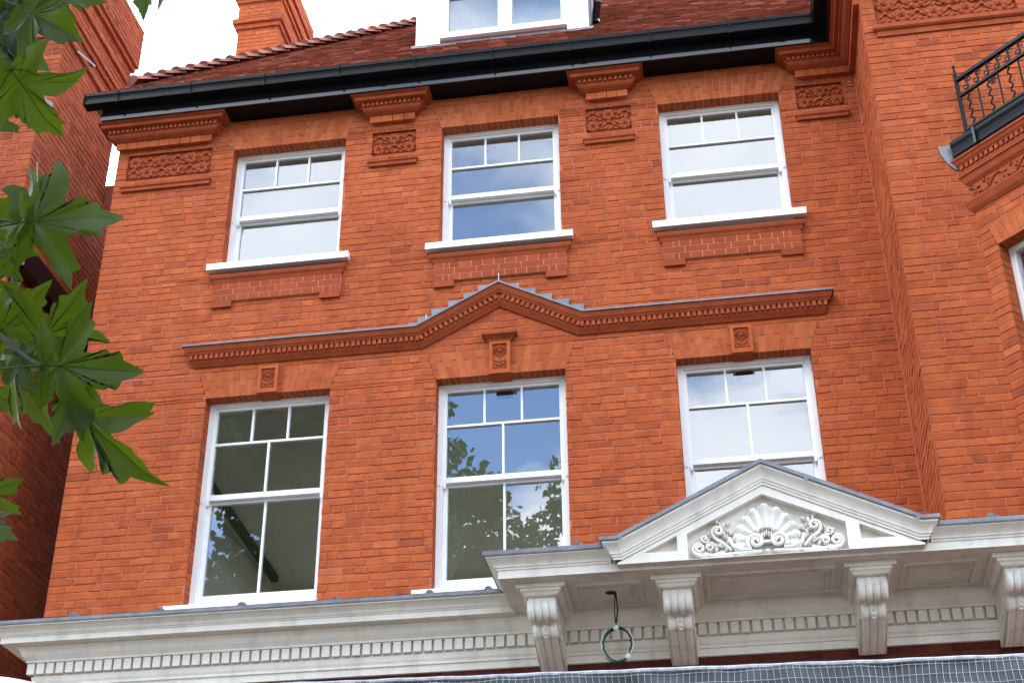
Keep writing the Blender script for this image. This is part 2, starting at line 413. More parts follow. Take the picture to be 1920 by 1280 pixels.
# rooms behind the windows
rm = MB()
def room(x0, x1, y0, y1, z0, z1):
    rm.quad((x0,y0,z1),(x1,y0,z1),(x1,y1,z1),(x0,y1,z1)); 
    zs = (z0, z0+.85, z1-.35, z1)
    rm.quad((x0,y1,zs[0]),(x1,y1,zs[0]),(x1,y1,zs[1]),(x0,y1,zs[1])); rm.quad((x0,y1,zs[2]),(x1,y1,zs[2]),(x1,y1,zs[3]),(x0,y1,zs[3]))
    for a_, b_ in ((x0, -3.2), (-1.4, -.9), (.9, 1.4), (3.2, x1)): rm.quad((a_,y1,zs[1]),(b_,y1,zs[1]),(b_,y1,zs[2]),(a_,y1,zs[2]))  # gaps in the unseen back wall, added so sky light brightens the ceiling
    rm.quad((x0,y0,z0),(x0,y1,z0),(x0,y1,z1),(x0,y0,z1)); rm.quad((x1,y0,z0),(x1,y1,z0),(x1,y1,z1),(x1,y0,z1))
    rm.quad((x0,y0,z0),(x1,y0,z0),(x1,y1,z0),(x0,y1,z0), mi=1)
def liner(c, z0, z1, x0, x1, zz0, zz1, y):
    rm.quad((x0,y,zz0),(c-HW,y,zz0),(c-HW,y,zz1),(x0,y,zz1)); rm.quad((c+HW,y,zz0),(x1,y,zz0),(x1,y,zz1),(c+HW,y,zz1))
    rm.quad((c-HW,y,z1),(c+HW,y,z1),(c+HW,y,zz1),(c-HW,y,zz1)); rm.quad((c-HW,y,zz0),(c+HW,y,zz0),(c+HW,y,z0),(c-HW,y,z0))
for z0_, z1_, wz0, wz1, y1_ in ((5.75, 8.80, LOW_Z0, LOW_HEAD, 6.3), (9.3, 11.75, UP_Z0, UP_HEAD, 4.5)):
    room(-4.0, 3.5, .32, y1_, z0_, z1_)
    for i, (x0, x1) in enumerate(((-4.0, -1.1), (-1.1, 1.1), (1.1, 3.5))): liner(CX[i], wz0, wz1, x0, x1, z0_, z1_, .32)
rm.build('room_lining', [MT['room'], MT['floor']], HOUSE)

# flat arches of rubbed bricks
def arch(c, head, top, key):
    b = MB(); k = .095
    b.prism([(c-HW, head), (c+HW, head), (c+HW+k, top), (c-HW-k, top)], .004, .14)
    a = b.build('flat_arch', MT['cream'], HOUSE)
    n = 21
    def px(s, z): f = (z-head)/(top-head); return c+s*(HW+k*f)
    for i in range(n):
        s0, s1 = -1+2*i/n, -1+2*(i+1)/n
        if key and abs((s0+s1)/2) < .155: continue
        sp = head+(top-head)*((.36, .64)[i % 2]+rnd.uniform(-.05, .05))
        zs = ((head-.001, sp-.003), (sp+.003, top-.001)) if not (i % 5 == 4) else ((head-.001, top-.001),)
        for za, zb in zs:
            q = MB(); t = rnd.random(); e = .0034; o = -.0015+rnd.uniform(-.001, .001)
            poly = [(px(s0, za)+e, za), (px(s1, za)-e, za), (px(s1, zb)-e, zb), (px(s0, zb)+e, zb)]
            q.prism(poly, o, .135, t)
            q.build('arch_brick', MT['rubbed'], a)
for c in CX: arch(c, LOW_HEAD, LOW_TOP, True); arch(c, UP_HEAD, UP_TOP, False)

# sunflower keystones
def keystone(c, capped):
    z0, z1 = LOW_HEAD-.012, (8.612 if capped else 8.562); w0, w1 = .092, .10
    if capped: z0 -= .005
    b = MB(); b.prism([(c-w0, z0), (c+w0, z0), (c+w1, z1), (c-w1, z1)], -.022, .137)
    for x0, x1, za, zb in ((-.10, -.068, z0+.005, z1-.005), (.068, .10, z0+.005, z1-.005), (-.068, .068, z1-.035, z1-.005), (-.068, .068, z0+.005, z0+.05)):
        b.box(c+x0*.98, c+x1*.98, -.04, -.02, za, zb)
    k = b.build('keystone', MT['rubbed'], HOUSE)
    f = MB(); fz = z1-.105; fy = -.022
    for i in range(14):
        a = 2*math.pi*i/14; f.blob((c+math.cos(a)*.043, fy, fz+math.sin(a)*.043), .024, .014, .0085, a, 6, 3)
    f.blob((c, fy, fz), .023, .02, .023, 0, 10, 4); f.blob((c, fy-.012, fz), .011, .014, .011, 0, 8, 3)
    f.build('sunflower', MT['relief'], k, smooth=True)
    l = MB(); zb = z0+.055
    l.tube([(c, fy-.004, fz-.04), (c, fy-.004, zb)], .006, 5)
    for sx in (-1, 1):
        l.blob((c+sx*.03, fy, zb+.055), .034, .013, .015, sx*.9, 8, 3); l.blob((c+sx*.042, fy, zb+.02), .02, .012, .014, -sx*.5, 8, 3)
        l.tube([(c+sx*.004, fy-.004, zb+.02), (c+sx*.03, fy-.006, zb+.005), (c+sx*.055, fy-.006, zb+.015), (c+sx*.055, fy-.006, zb+.035)], .0055, 5)
        l.blob((c+sx*.055, fy, z1-.05), .013, .01, .013)
    if capped: l.tube([(c-.05, fy-.003, zb+.09), (c, fy-.003, zb+.075), (c+.05, fy-.003, zb+.09)], .006, 5)
    l.build('leaf_carving', MT['relief'], k, smooth=True, kind='stuff')
    if capped:
        m = MB(); m.sweep([[(c-.105-p, 0, z), (c-.105-p, -p-.02, z), (c+.105+p, -p-.02, z), (c+.105+p, 0, z)] for p, z in
                 ((0, z1), (.01, z1+.005), (.014, z1+.02), (.035, z1+.04), (.055, z1+.052), (.06, z1+.056), (.06, z1+.085), (.0, z1+.09))])
        m.build('keystone_cap', MT['terracotta'], k)
keystone(CX[0], False); keystone(CX[1], True); keystone(CX[2], False)

# sash windows
def window(c, z0, z1, rail, hbar, lower):
    yf = .13
    f = MB()                                         # box frame
    fw = .052
    f.box(c-HW+.001, c-HW+fw, yf, yf+.16, z0, z1-.001); f.box(c+HW-fw, c+HW-.001, yf, yf+.16, z0, z1-.001)
    f.box(c-HW+fw, c+HW-fw, yf, yf+.16, z1-.045, z1-.001)
    f.box(c-HW+.001, c+HW-.001, yf-.012, yf+.16, z0-.055, z0)
    fr = f.build('sash_window', MT['white'], HOUSE)
    xa, xb = c-HW+fw, c+HW-fw
    def sash(name, za, zb, y, st, bot, top):
        s = MB(); s.box(xa, xa+st, y, y+.045, za, zb); s.box(xb-st, xb, y, y+.045, za, zb)
        s.box(xa+st, xb-st, y+.001, y+.044, za, za+bot); s.box(xa+st, xb-st, y+.001, y+.044, zb-top, zb)
        if name == 'upper_sash':
            for xs in (xa+st/2, xb-st/2):            # horns below the meeting rail
                s.prism([(xs-st/2, za), (xs+st/2, za), (xs+st/2*.7, za-.045), (xs-st/2*.4, za-.055)], y+.002, y+.043)
        s.build(name, MT['white'], fr)
        return xa+st, xb-st, za+bot, zb-top
    u = sash('upper_sash', rail-.012, z1-.045, yf+.02, .028, .052, .028)
    d = sash('lower_sash', z0, rail+.005, yf+.072, .034, .085, .04)
    def bars(x0, x1, za, zb, y, vs, hs):
        for v in vs:
            b = MB(); b.box(v[0]-.010, v[0]+.010, y+.003, y+.04, v[1], v[2]); b.build('glazing_bar', MT['white'], fr)
        for h in hs:
            b = MB(); b.box(x0, x1, y+.002, y+.041, h-.011, h+.011); b.build('glazing_bar', MT['white'], fr)
    x0, x1, za, zb = u; w = (x1-x0)/3
    vs = [(x0+w, hbar+.011, zb), (x0+2*w, hbar+.011, zb)]
    if lower: vs.append((c, za, hbar-.011))
    bars(x0, x1, za, zb, yf+.02, vs, [hbar])
    if lower: bars(d[0], d[1], d[2], d[3], yf+.072, [(c, d[2], d[3])], [])
    def pane(a, b, p, q, y):
        g = MB(); g.quad((a, y, p), (b, y, p), (b, y, q), (a, y, q))
        o = g.build('pane', MT['glass'], fr)
    y1, y2 = yf+.045, yf+.097
    for k in range(3): pane(x0+k*w+(.010 if k else 0), x0+(k+1)*w-(.010 if k < 2 else 0), hbar+.011, zb, y1)
    sp = [(x0, c-.01), (c+.01, x1)] if lower else [(x0, x1)]
    for a, b in sp: pane(a, b, za, hbar-.011, y1)
    sp = [(d[0], c-.01), (c+.01, d[1])] if lower else [(d[0], d[1])]
    for a, b in sp: pane(a, b, d[2], d[3], y2)
    for sx in (-1, 1):
        q = MB(); q.box(c+sx*(HW-.027)-.011, c+sx*(HW-.027)+.011, yf-.010, yf, rail-.045, rail-.015)
        q.build('sash_stop', MT['white'], fr)
    s = MB()
    if lower:
        s.box(c-HW-.165, c+HW+.01, -.045, .02, z0-.14, z0-.082); s.box(c-HW+.002, c+HW-.002, .02, yf+.02, z0-.14, z0-.056)
        v = MB(); v.box(c-.075, c+.075, yf+.10, yf+.16, z1-.105, z1-.06); 
        if c > -1: v.build('trickle_vent', MT['dark'], fr)
    else:
        s.prism_x([(-.07, z0-.068), (.0, z0-.068), (.0, z0+.012), (-.07, z0+.002)], c-HW-.125, c+HW+.115)
        s.box(c-HW+.002, c+HW-.002, .0, yf, z0-.068, z0+.013)
    s.build('window_sill', MT['sill'], fr)
for c in CX: window(c, 6.30, LOW_HEAD, 7.30, 7.855, True); window(c, UP_Z0+.06, UP_HEAD, 10.425, 10.80, False)

# aprons of proud smooth brickwork under the upper sills
for c in CX:
    m = MB()
    m.sweep([[(c-.63-p, .0, z), (c-.63-p, -p, z), (c+.63+p, -p, z), (c+.63+p, 0, z)] for p, z in
             ((.062, UP_Z0-.070), (.060, UP_Z0-.085), (.052, UP_Z0-.11), (.045, UP_Z0-.115), (.038, UP_Z0-.13), (.03, UP_Z0-.155), (.0, UP_Z0-.156))])
    ap = m.build('sill_apron', MT['terracotta'], HOUSE)
    zt = UP_Z0-.157; ch = .0685
    b = MB(); b.box(c-.645, c+.645, -.026, .0, zt-3*ch, zt)
    b.build('joint_bed', MT['cream'], ap)
    for k in range(4):
        za, zb = zt-(k+1)*ch, zt-k*ch
        if k == 3: xs = [(-.648, -.44), (.44, .648)]
        elif k == 1:
            e = [-.648, -.44]; 
            while e[-1] < .35: e.append(e[-1]+.216)
            e[-1] = .44 if .648-e[-1] < .1 else e[-1]; e.append(.648); xs = list(zip(e, e[1:]))
        else:
            e = [-.648, -.55, -.495] if k == 2 else [-.648, -.545, -.49]
            while e[-1] < .42: e.append(e[-1]+.108)
            e += [.545, .648] if .545-e[-1] > .03 else [.648]; xs = list(zip(e, e[1:]))
        for x0, x1 in xs:
            q = MB(); q.box(c+x0+.004, c+x1-.004, -.029, -.001, za+(.004 if k != 3 else .001), zb-.004, rnd.random())
            q.build('apron_brick', MT['apronbrick'], ap)

# string course with a gable over the middle window
PROF = [(.0, .0), (.018, .0), (.026, .012), (.046, .036), (.055, .047), (.055, .056), (.050, .060), (.050, .110), (.070, .112), (.078, .122), (.078, .128), (.090, .140), (.102, .172), (.105, .178), (.105, .192), (0, .193)]
SZ = 8.61
def xz_path(path):
    dirs = [((b[0]-a[0]), (b[1]-a[1])) for a, b in zip(path, path[1:])]
    dirs = [(x/math.hypot(x, z), z/math.hypot(x, z)) for x, z in dirs]
    nr = [(-z, x) for x, z in dirs]
    def at(h):
        out = []
        for i, q in enumerate(path):
            if i == 0: n = nr[0]; k = 1; n2 = n
            elif i == len(path)-1: n = nr[-1]; n2 = n
            else: n = nr[i-1]; n2 = nr[i]
            d = 1+n[0]*n2[0]+n[1]*n2[1]
            out.append((q[0]+(n[0]+n2[0])*h/d, q[1]+(n[1]+n2[1])*h/d))
        return out
    return at, dirs, nr
GP = [(-2.945, SZ), (-.735, SZ), (0, SZ+.385), (.735, SZ), (2.945, SZ)]
at, gdirs, gnr = xz_path(GP)
rows = []
for p, h in PROF:
    q = at(h); r = [(q[0][0]-p, 0, q[0][1])]
    q[0] = (q[0][0]-p, q[0][1]); q[-1] = (q[-1][0]+p, q[-1][1])
    r += [(x, -p, z) for x, z in q]; r.append((q[-1][0], 0, q[-1][1])); rows.append(r)
m = MB(); m.sweep(rows); SC = m.build('string_course', MT['terracotta'], HOUSE)
d = MB()
def dent_run(mb, a, b, h0, h1, p0, p1, n_, dr, step, w):
    L = math.hypot(b[0]-a[0], b[1]-a[1]); k = int(L/step)
    for i in range(k):
        s = (i+.5)*L/k; cx, cz = a[0]+dr[0]*s, a[1]+dr[1]*s
        vs = []
        for y in (-p1, -p0+.001):
            for u, h in ((-w/2, h0), (w/2, h0), (w/2, h1), (-w/2, h1)):
                vs.append((cx+dr[0]*u+n_[0]*h, y, cz+dr[1]*u+n_[1]*h))
        mb.add(vs, [(0,1,2,3),(0,4,5,1),(1,5,6,2),(2,6,7,3),(3,7,4,0)], rnd.random())
q0 = at(.06); q0[0] = (q0[0][0]-.06, SZ+.06); q0[-1] = (q0[-1][0]+.06, SZ+.06)
for i in range(4):
    a = (q0[i][0]-gnr[i][0]*.06, q0[i][1]-gnr[i][1]*.06); b = (q0[i+1][0]-gnr[i][0]*.06, q0[i+1][1]-gnr[i][1]*.06)
    dent_run(d, a, b, .061, .109, .05, .073, gnr[i], gdirs[i], .0505, .032)
d.build('dentil_row', MT['relief'], SC, kind='stuff')
m = MB(); lr = []
for p, h in ((0, .1935), (.112, .1935), (.116, .188), (.119, .190), (.119, .206), (0, .215)):
    q = at(h); q[0] = (q[0][0]-p, q[0][1]); q[-1] = (q[-1][0]+p, q[-1][1])
    lr.append([(q[0][0], 0, q[0][1])]+[(x, -p, z) for x, z in q]+[(q[-1][0], 0, q[-1][1])])
m.sweep(lr); m.build('lead_capping', MT['lead'], SC)
STEPS = {1: ((.184, 9.246), (.339, 9.172), (.495, 9.098), (.655, 9.022), (.793, 8.950)), -1: ((.214, 9.254), (.352, 9.183), (.499, 9.110), (.660, 9.036), (.792, 8.958), (.88, 8.90))}
for sx in (-1, 1):
    for k, (xe, zt) in enumerate(STEPS[sx]):
        s = MB(); zl = lambda x: 9.19-.524*(x-.0)
        poly = [(xe-.01, zl(xe)-.06), (xe, zt), (xe-.20, zt), (xe-.20, zl(xe-.20)-.06)]
        poly = [(sx*x, z) for x, z in poly]
        s.prism(poly[::-1] if sx > 0 else poly, -.0075-.0011*k, -.003)
        s.build('step_flashing', MT['lead'], SC)
for x, z, h in ((0, SZ+.61, .10), (-.69, SZ+.24, .085)):
    s = MB(); s.tube([(x, -.09, z-.01), (x, -.09, z+h)], .0042 if abs(x) < 1 else .002, 5); s.build('bird_wire_post', MT['steel'], SC)

# brick capitals carrying the eaves
CAPZ = 11.605
CPROF = [(.0, CAPZ), (.225, CAPZ), (.225, CAPZ-.016), (.195, CAPZ-.026), (.19, CAPZ-.062), (.15, CAPZ-.066), (.128, CAPZ-.068), (.128, CAPZ-.112), (.125, CAPZ-.118), (.118, CAPZ-.14), (.10, CAPZ-.158), (.075, CAPZ-.172), (.068, CAPZ-.178), (.0, CAPZ-.178)]
def capital(path, dent):
    m = MB(); plan_sweep(m, path, CPROF); cp = m.build('capital', MT['terracotta'], HOUSE)
    dm = MB()
    for i, (a, b) in enumerate(zip(offset_path(path, .128), offset_path(path, .128)[1:])):
        L = math.hypot(b[0]-a[0], b[1]-a[1]); ux, uy = (b[0]-a[0])/L, (b[1]-a[1])/L; nx, ny = uy, -ux
        k = int(L/.048)
        for j in range(k):
            s = (j+.5)*L/k; cx, cy = a[0]+ux*s, a[1]+uy*s; w = .015
            vs = []
            for z in (CAPZ-.11, CAPZ-.07):
                for u, o in ((-w, -.001), (w, -.001), (w, .022), (-w, .022)): vs.append((cx+ux*u+nx*o, cy+uy*u+ny*o, z))
            dm.add(vs, [(0,1,2,3),(4,7,6,5),(1,5,6,2),(2,6,7,3),(3,7,4,0)], rnd.random())
    dm.build('dentil_row', MT['relief'], cp, kind='stuff')
    bb = offset_path(path, .055); bi = offset_path(path, 0)
    for i in range(len(bb)-1):
        L = math.hypot(bb[i+1][0]-bb[i][0], bb[i+1][1]-bb[i][1])
        if L < .1: continue
        k = max(1, round(L/.115))
        for j in range(k):
            f0, f1 = j/k+.003/L, (j+1)/k-.003/L
            pt = lambda A, f: (A[i][0]+(A[i+1][0]-A[i][0])*f, A[i][1]+(A[i+1][1]-A[i][1])*f)
            q = MB(); a, b, c2, d2 = pt(bb, f0), pt(bb, f1), pt(bi, f1), pt(bi, f0)
            za, zb = CAPZ-.262, CAPZ-.178
            q.add([(*a, za), (*b, za), (*c2, za), (*d2, za), (*a, zb), (*b, zb), (*c2, zb), (*d2, zb)], [(0,3,2,1),(4,5,6,7),(0,1,5,4),(1,2,6,5),(2,3,7,6),(3,0,4,7)], rnd.random())
            q.build('band_brick', MT['brick'], cp)
    return cp
for x0, x1 in ((-4.045, -3.098), (-1.295, -.925), (.945, 1.262)):
    capital([(x0, .012), (x0, 0), (x1, 0), (x1, .012)], True)
capital([(3.035, .012), (3.035, 0), (XR, 0), (XR, YB)], True)

# carved terracotta panels
def rosette(b, x, y, z, r):
    n = 7
    for i in range(n):
        a = 2*math.pi*i/n+.3; b.blob((x+math.cos(a)*r*.62, y, z+math.sin(a)*r*.62), r*.46, r*.42, r*.40, a, 8, 3)
    b.blob((x, y, z), r*.36, r*.62, r*.36, 0, 8, 3); b.blob((x, y-r*.3, z), r*.15, r*.5, r*.15, 0, 6, 3)
def relief_panel(owner, x0, x1, z0, z1, y, k, sill=True, to=None):
    """k = rosettes in the upper row"""
    fr = MB(); d = .028
    fr.quad((x0, y+d, z0), (x1, y+d, z0), (x1, y+d, z1), (x0, y+d, z1), .2)
    for a, b in (((x0, z0), (x1, z0)), ((x1, z0), (x1, z1)), ((x1, z1), (x0, z1)), ((x0, z1), (x0, z0))):
        fr.quad((a[0], y, a[1]), (b[0], y, b[1]), (b[0], y+d, b[1]), (a[0], y+d, a[1]), .2)
    p = fr.build('relief_panel', MT['relief'], owner)
    W, H = x1-x0, z1-z0; r = H*.235
    if k == 1: top, bot = [.5], [.15, .85]
    elif k == 3: top, bot = [.09, .42, .75], [.245, .575, .90]
    else: top, bot = [.07, .30, .53, .76], [.185, .415, .645, .875]
    per = (1/3 if k == 3 else .23 if k > 3 else .7)*W
    for row, xs in ((.72, top), (.28, bot)):
        zc = z0+H*row
        for f in xs:
            b = MB(); rosette(b, x0+W*f, y+d, zc, r); b.build('rosette', MT['relief'], p, smooth=True)
        s = MB(); f0 = xs[0]*W
        pts = []; n = int(W/.018)
        for i in range(n+1):
            x = W*i/n; ph = 2*math.pi*(x-f0)/per
            pts.append((x0+x, y+d-.012, zc-H*.05-math.cos(ph)*H*.165))
        s.tube(pts, H*.025, 5)
        i0 = -2
        for i in range(i0, 8):
            xm = f0+per*(i+.5)
            for dx, dz, an, l in ((-.15, .04, .8, .07), (.15, .04, -.8, .07), (.05, -.14, 0.6, .07), (-.08, -.10, .9, .05), (-.26, .10, -.5, .05), (.26, .10, .5, .05), (-.22, -.14, .5, .05), (.22, -.16, -.4, .05), (0, .16, .2, .05)):
                xx = xm+dx*per
                if .02 < xx < W-.02: s.blob((x0+xx, y+d, zc+dz*H), l*H*2.1, .022, H*.062, an, 7, 3)
        # keep inside the frame
        s.v = [(min(max(a, x0+.002), x1-.002), b, min(max(c, z0+.002), z1-.002)) for a, b, c in s.v]
        s.build('stem_carving', MT['relief'], p, smooth=True)
    if sill:
        m = MB(); a, b = x0+.008, x1-.008
        m.sweep([[(a-q, y, z), (a-q, y-q, z), (b+q, y-q, z), (b+q, y, z)] for q, z in ((0, z0-.16), (.028, z0-.160), (.03, z0-.155), (.03, z0-.125), (.044, z0-.112), (.044, z0-.098), (0, z0-.092))])
        m.build('panel_ledge', MT['terracotta'], p)
    return p
for a, b, z0, z1, k in PANELS: relief_panel(HOUSE, a, b, z0, z1, 0, k)

# eaves: soffit, fascia, gutter
FY, GYF, GZ0, GZ1 = -.25, -.375, 11.745, 11.885
GX0, GX1 = -4.385, 3.205
e = MB(); e.box(-4.20, GX1+.36, FY+.02, .02, CAPZ+.001, CAPZ+.012); e.box(3.33, 3.60, -1.3, FY+.02, CAPZ+.001, CAPZ+.012)
e.build('soffit', MT['gutter'], HOUSE)
e = MB(); e.box(-4.22, 3.33, FY, FY+.018, CAPZ-.004, 11.87); e.box(3.31, 3.33, -1.3, FY, CAPZ-.003, 11.87); e.box(-4.22, -4.20, FY+.018, .4, CAPZ-.004, 11.86)
e.build('fascia', MT['black'], HOUSE)
gp = [(.0, GZ0+.03), (.0, GZ0), (.112, GZ0), (.116, GZ0+.004), (.116, GZ0+.022), (.108, GZ0+.034), (.108, GZ0+.06), (.114, GZ0+.085), (.120, GZ0+.096), (.125, GZ0+.102), (.125, GZ1), (.115, GZ1), (.113, GZ0+.11), (.085, GZ0+.012), (.0, GZ0+.012)]
e = MB()
rows = [[(GX0, FY-o, z), (3.31-o, FY-o, z), (3.31-o, -1.4, z)] for o, z in gp]
e.sweep(rows)
e.add([(GX0, FY-o, z) for o, z in gp[1:10]]+[(GX0, FY, GZ1)], [tuple(range(10))])
e.box(GX0-.006, GX0+.0, FY-.13, FY, GZ0-.003, GZ1+.003)
GUT = e.build('gutter', MT['gutter'], HOUSE)
for k in range(10):
    x = -4.02+.80*k
    if x > 3.1: break
    e = MB(); e.prism_x([(FY-.128, GZ1+.004), (FY-.128, GZ0+.10), (FY-.112, GZ0+.05), (FY-.118, GZ0-.004), (FY-.002, GZ0-.004), (FY-.002, GZ0-.03), (FY-.03, GZ0-.004-.012), (FY-.122, GZ0-.012), (FY-.124, GZ0+.05), (FY-.136, GZ0+.10), (FY-.136, GZ1+.004)], x-.008, x+.008)
    e.build('gutter_bracket', MT['gutter'], GUT)
for x in (-3.55, -1.2, .9, 2.9):
    e = MB(); e.sweep([[(x-.03, FY-o-.004*(o > .01), z-.003*(z < GZ0+.01)), (x+.03, FY-o-.004*(o > .01), z-.003*(z < GZ0+.01))] for o, z in gp[1:10]]); e.build('gutter_joint', MT['gutter'], GUT)

# roof of plain clay tiles with hip tiles
TH = R(48); EZ, EY, EXL = 11.872, -.345, -4.36
def roof_pt(x, s, h=0): return (x, EY+s*math.cos(TH)-h*math.sin(TH), EZ+s*math.sin(TH)+h*math.cos(TH))
rf = MB()
rf.add([roof_pt(EXL, 0, -.03), roof_pt(3.6, 0, -.03), roof_pt(8, 6.6, -.03), roof_pt(EXL+6.6*math.cos(TH), 6.6, -.03)], [(0, 1, 2, 3)])
yb_ = EY+6.6*math.cos(TH)
rf.add([roof_pt(EXL, 0, -.03), roof_pt(EXL+6.6*math.cos(TH), 6.6, -.03), (EXL+6.6*math.cos(TH), yb_+8, EZ+6.6*math.sin(TH)), (EXL, yb_+8, EZ)], [(0, 1, 2, 3)])
ROOF = rf.build('roof', MT['tile'], HOUSE)
tiles = []
gauge, tw = .10, .165
for k in range(58):
    s = k*gauge; yy = s*math.cos(TH); xl = EXL+yy+.05; xr = 3.35+yy*.95
    x = xl-(tw/2 if k % 2 else 0)-rnd.uniform(0, .03)
    while x < xr:
        a, b = max(x+.0015, xl), min(x+tw-.0015, xr)
        if b-a > .03 and not (-.95 < (a+b)/2 < .87 and s > 1.12): tiles.append((a, b, s))
        x += tw
def tile_geo(mb, a, b, s):
    l = .17; h0 = .020+rnd.uniform(-.003, .005); th = .013; dz = rnd.uniform(-.004, .004); cam_ = rnd.uniform(.0, .005)
    s0 = s+rnd.uniform(-.006, .006); m_ = (a+b)/2
    vs = []
    for ss, h in ((s0, h0), (s0+l, .001)):
        for x, e in ((a, dz), (m_, cam_), (b, -dz)):
            vs.append(roof_pt(x, ss, h+e)); 
    for ss, h in ((s0, h0-th), (s0+l, -.012)):
        for x, e in ((a, dz), (m_, cam_), (b, -dz)): vs.append(roof_pt(x, ss, h+e))
    mb.add(vs, [(0,1,4,3),(1,2,5,4),(6,7,1,0),(7,8,2,1),(6,0,3,9),(8,11,5,2),(7,6,9,10),(8,7,10,11)], rnd.random())
def seen(p):
    d = Vector(p)-CAM; zc = d.dot(FWD); return 0 < 960+FPX*d.dot(RGT)/zc < 1920 and 640-FPX*d.dot(UPV)/zc > -5
vis = [t for t in tiles if seen(roof_pt((t[0]+t[1])/2, t[2]))]
vis.sort(key=lambda t: (Vector(roof_pt((t[0]+t[1])/2, t[2]))-CAM).length-(t[1]-t[0])*3)
single = set(vis[:300]); rest = MB()
for t in tiles:
    if t in single: q = MB(); tile_geo(q, *t); q.build('roof_tile', MT['tile'], ROOF)
    else: tile_geo(rest, *t)
rest.build('roof_tiling', MT['tile'], ROOF, kind='stuff')
hd = Vector((1, 1, math.tan(TH))).normalized()
hu = Vector((-.4, -.4, 1)); hu = (hu-hd*hu.dot(hd)).normalized(); hs = hd.cross(hu)
q = MB(); rows = []
for s, r_, lift in ((-.02, .135, .035), (.02, .125, .03), (.26, .095, .0), (.27, .08, -.01)):
    rows.append([(hs*math.cos(a)*r_+hu*(math.sin(a)*r_*.75+lift-.03)+hd*s) for a in [math.pi*i/8 for i in range(9)]])
q.sweep(rows); q.add(rows[0]+[hd*-.02-hu*.03], [tuple(range(9))])
hip_me = [None]
for i in range(5):
    q2 = MB(); q2.v = q.v; q2.f = q.f; q2.mi = q.mi; q2.t = [i/4]*len(q.f); me = q2.mesh('hip_tile', MT['hip'], True)
    hip_me.append(me)
for k in range(3, 41):
    o = link('hip_tile', hip_me[1+rnd.randrange(5)], ROOF); o.location = Vector((EXL+.01, EY+.01, EZ+.03))+hd*(.195*k)
    o.rotation_euler = (rnd.uniform(-.02, .02), rnd.uniform(-.02, .02), rnd.uniform(-.03, .03))
    if k == 0: pass
# dormer
DY, DZ0 = .36, 12.70
dm = MB()
X0, X1 = -.995, .92
for a, b in ((X0, X0+.275), (X1-.235, X1)): dm.box(a, b, DY, DY+.06, DZ0, 14.6)
dm.box(X0+.275, X1-.235, DY, DY+.06, 14.2, 14.6)
dm.box(X0, X1, DY+.06, DY+2.2, 14.6, 14.66)
DORM = dm.build('dormer', MT['white'], HOUSE)
ck = MB()
for x in (X0+.002, X1-.06):
    ck.prism_x([(DY+.061, DZ0-.02), (DY+.061, 14.6), (DY+2.1, 14.6)], x, x+.058)
ck.box(X1-.02, X1+.012, DY+.03, DY+.12, DZ0, 14.6)
for kk in range(3): ck.tube([(X1+.002, DY+.35+kk*.45, DZ0+.25+kk*.5), (X1+.002, DY+.35+kk*.45, 14.6)], .014, 6)
ck.build('lead_cheek', MT['lead'], DORM)
ap = MB(); ap.sweep([[(X0-.05, DY-.04, DZ0-.075), (X1+.05, DY-.04, DZ0-.075)], [(X0-.05, DY-.002, DZ0-.02), (X1+.05, DY-.002, DZ0-.02)], [(X0-.05, DY+.02, DZ0+.03), (X1+.05, DY+.02, DZ0+.03)]]); ap.build('lead_apron', MT['lead'], DORM)
s = MB(); xa, xb = X0+.275, X1-.235
s.box(xa+.002, xb-.002, DY-.04, DY+.075, DZ0+.045, DZ0+.115); s.build('window_sill', MT['sill'], DORM)
f = MB(); f.box(xa, xa+.085, DY+.01, DY+.1, DZ0+.115, 14.2); f.box(xb-.065, xb, DY+.01, DY+.1, DZ0+.115, 14.2)
mc = (xa+xb)/2+.025; f.box(mc-.085, mc+.07, DY+.005, DY+.1, DZ0+.115, 14.2)
f.box(xa+.085, mc-.085, DY+.03, DY+.08, DZ0+.115, DZ0+.185); f.box(mc+.07, xb-.065, DY+.03, DY+.08, DZ0+.115, DZ0+.185)
f.box(xa+.085, mc-.085, DY+.02, DY+.08, 13.40, 13.45); f.box(mc+.07, xb-.065, DY+.02, DY+.08, 13.40, 13.45); f.build('casement_frame', MT['white'], DORM)
for a, b in ((xa+.085, mc-.085), (mc+.07, xb-.065)):
    gq = MB(); gq.quad((a, DY+.06, DZ0+.18), (b, DY+.06, DZ0+.18), (b, DY+.06, 13.40), (a, DY+.06, 13.40)); gq.build('pane', MT['glass'], DORM)
bk = MB(); bk.quad((X0, DY+.9, DZ0), (X1, DY+.9, DZ0), (X1, DY+.9, 14.6), (X0, DY+.9, 14.6)); bk.quad((X0, DY, 14.3), (X1, DY, 14.3), (X1, DY+.9, 14.3), (X0, DY+.9, 14.3)); bk.build('room_lining', MT['room'], DORM)
hp = MB(); hp.tube([(X1+.06, DY+.25, 12.98), (X1+.06, DY+.25, 13.03), (X1+.07, DY+.2, 13.07), (X1+.1, DY+.1, 13.12), (X1+.1, DY+.1, 13.6)], .045, 8); hp.build('drainpipe', MT['black'], DORM)

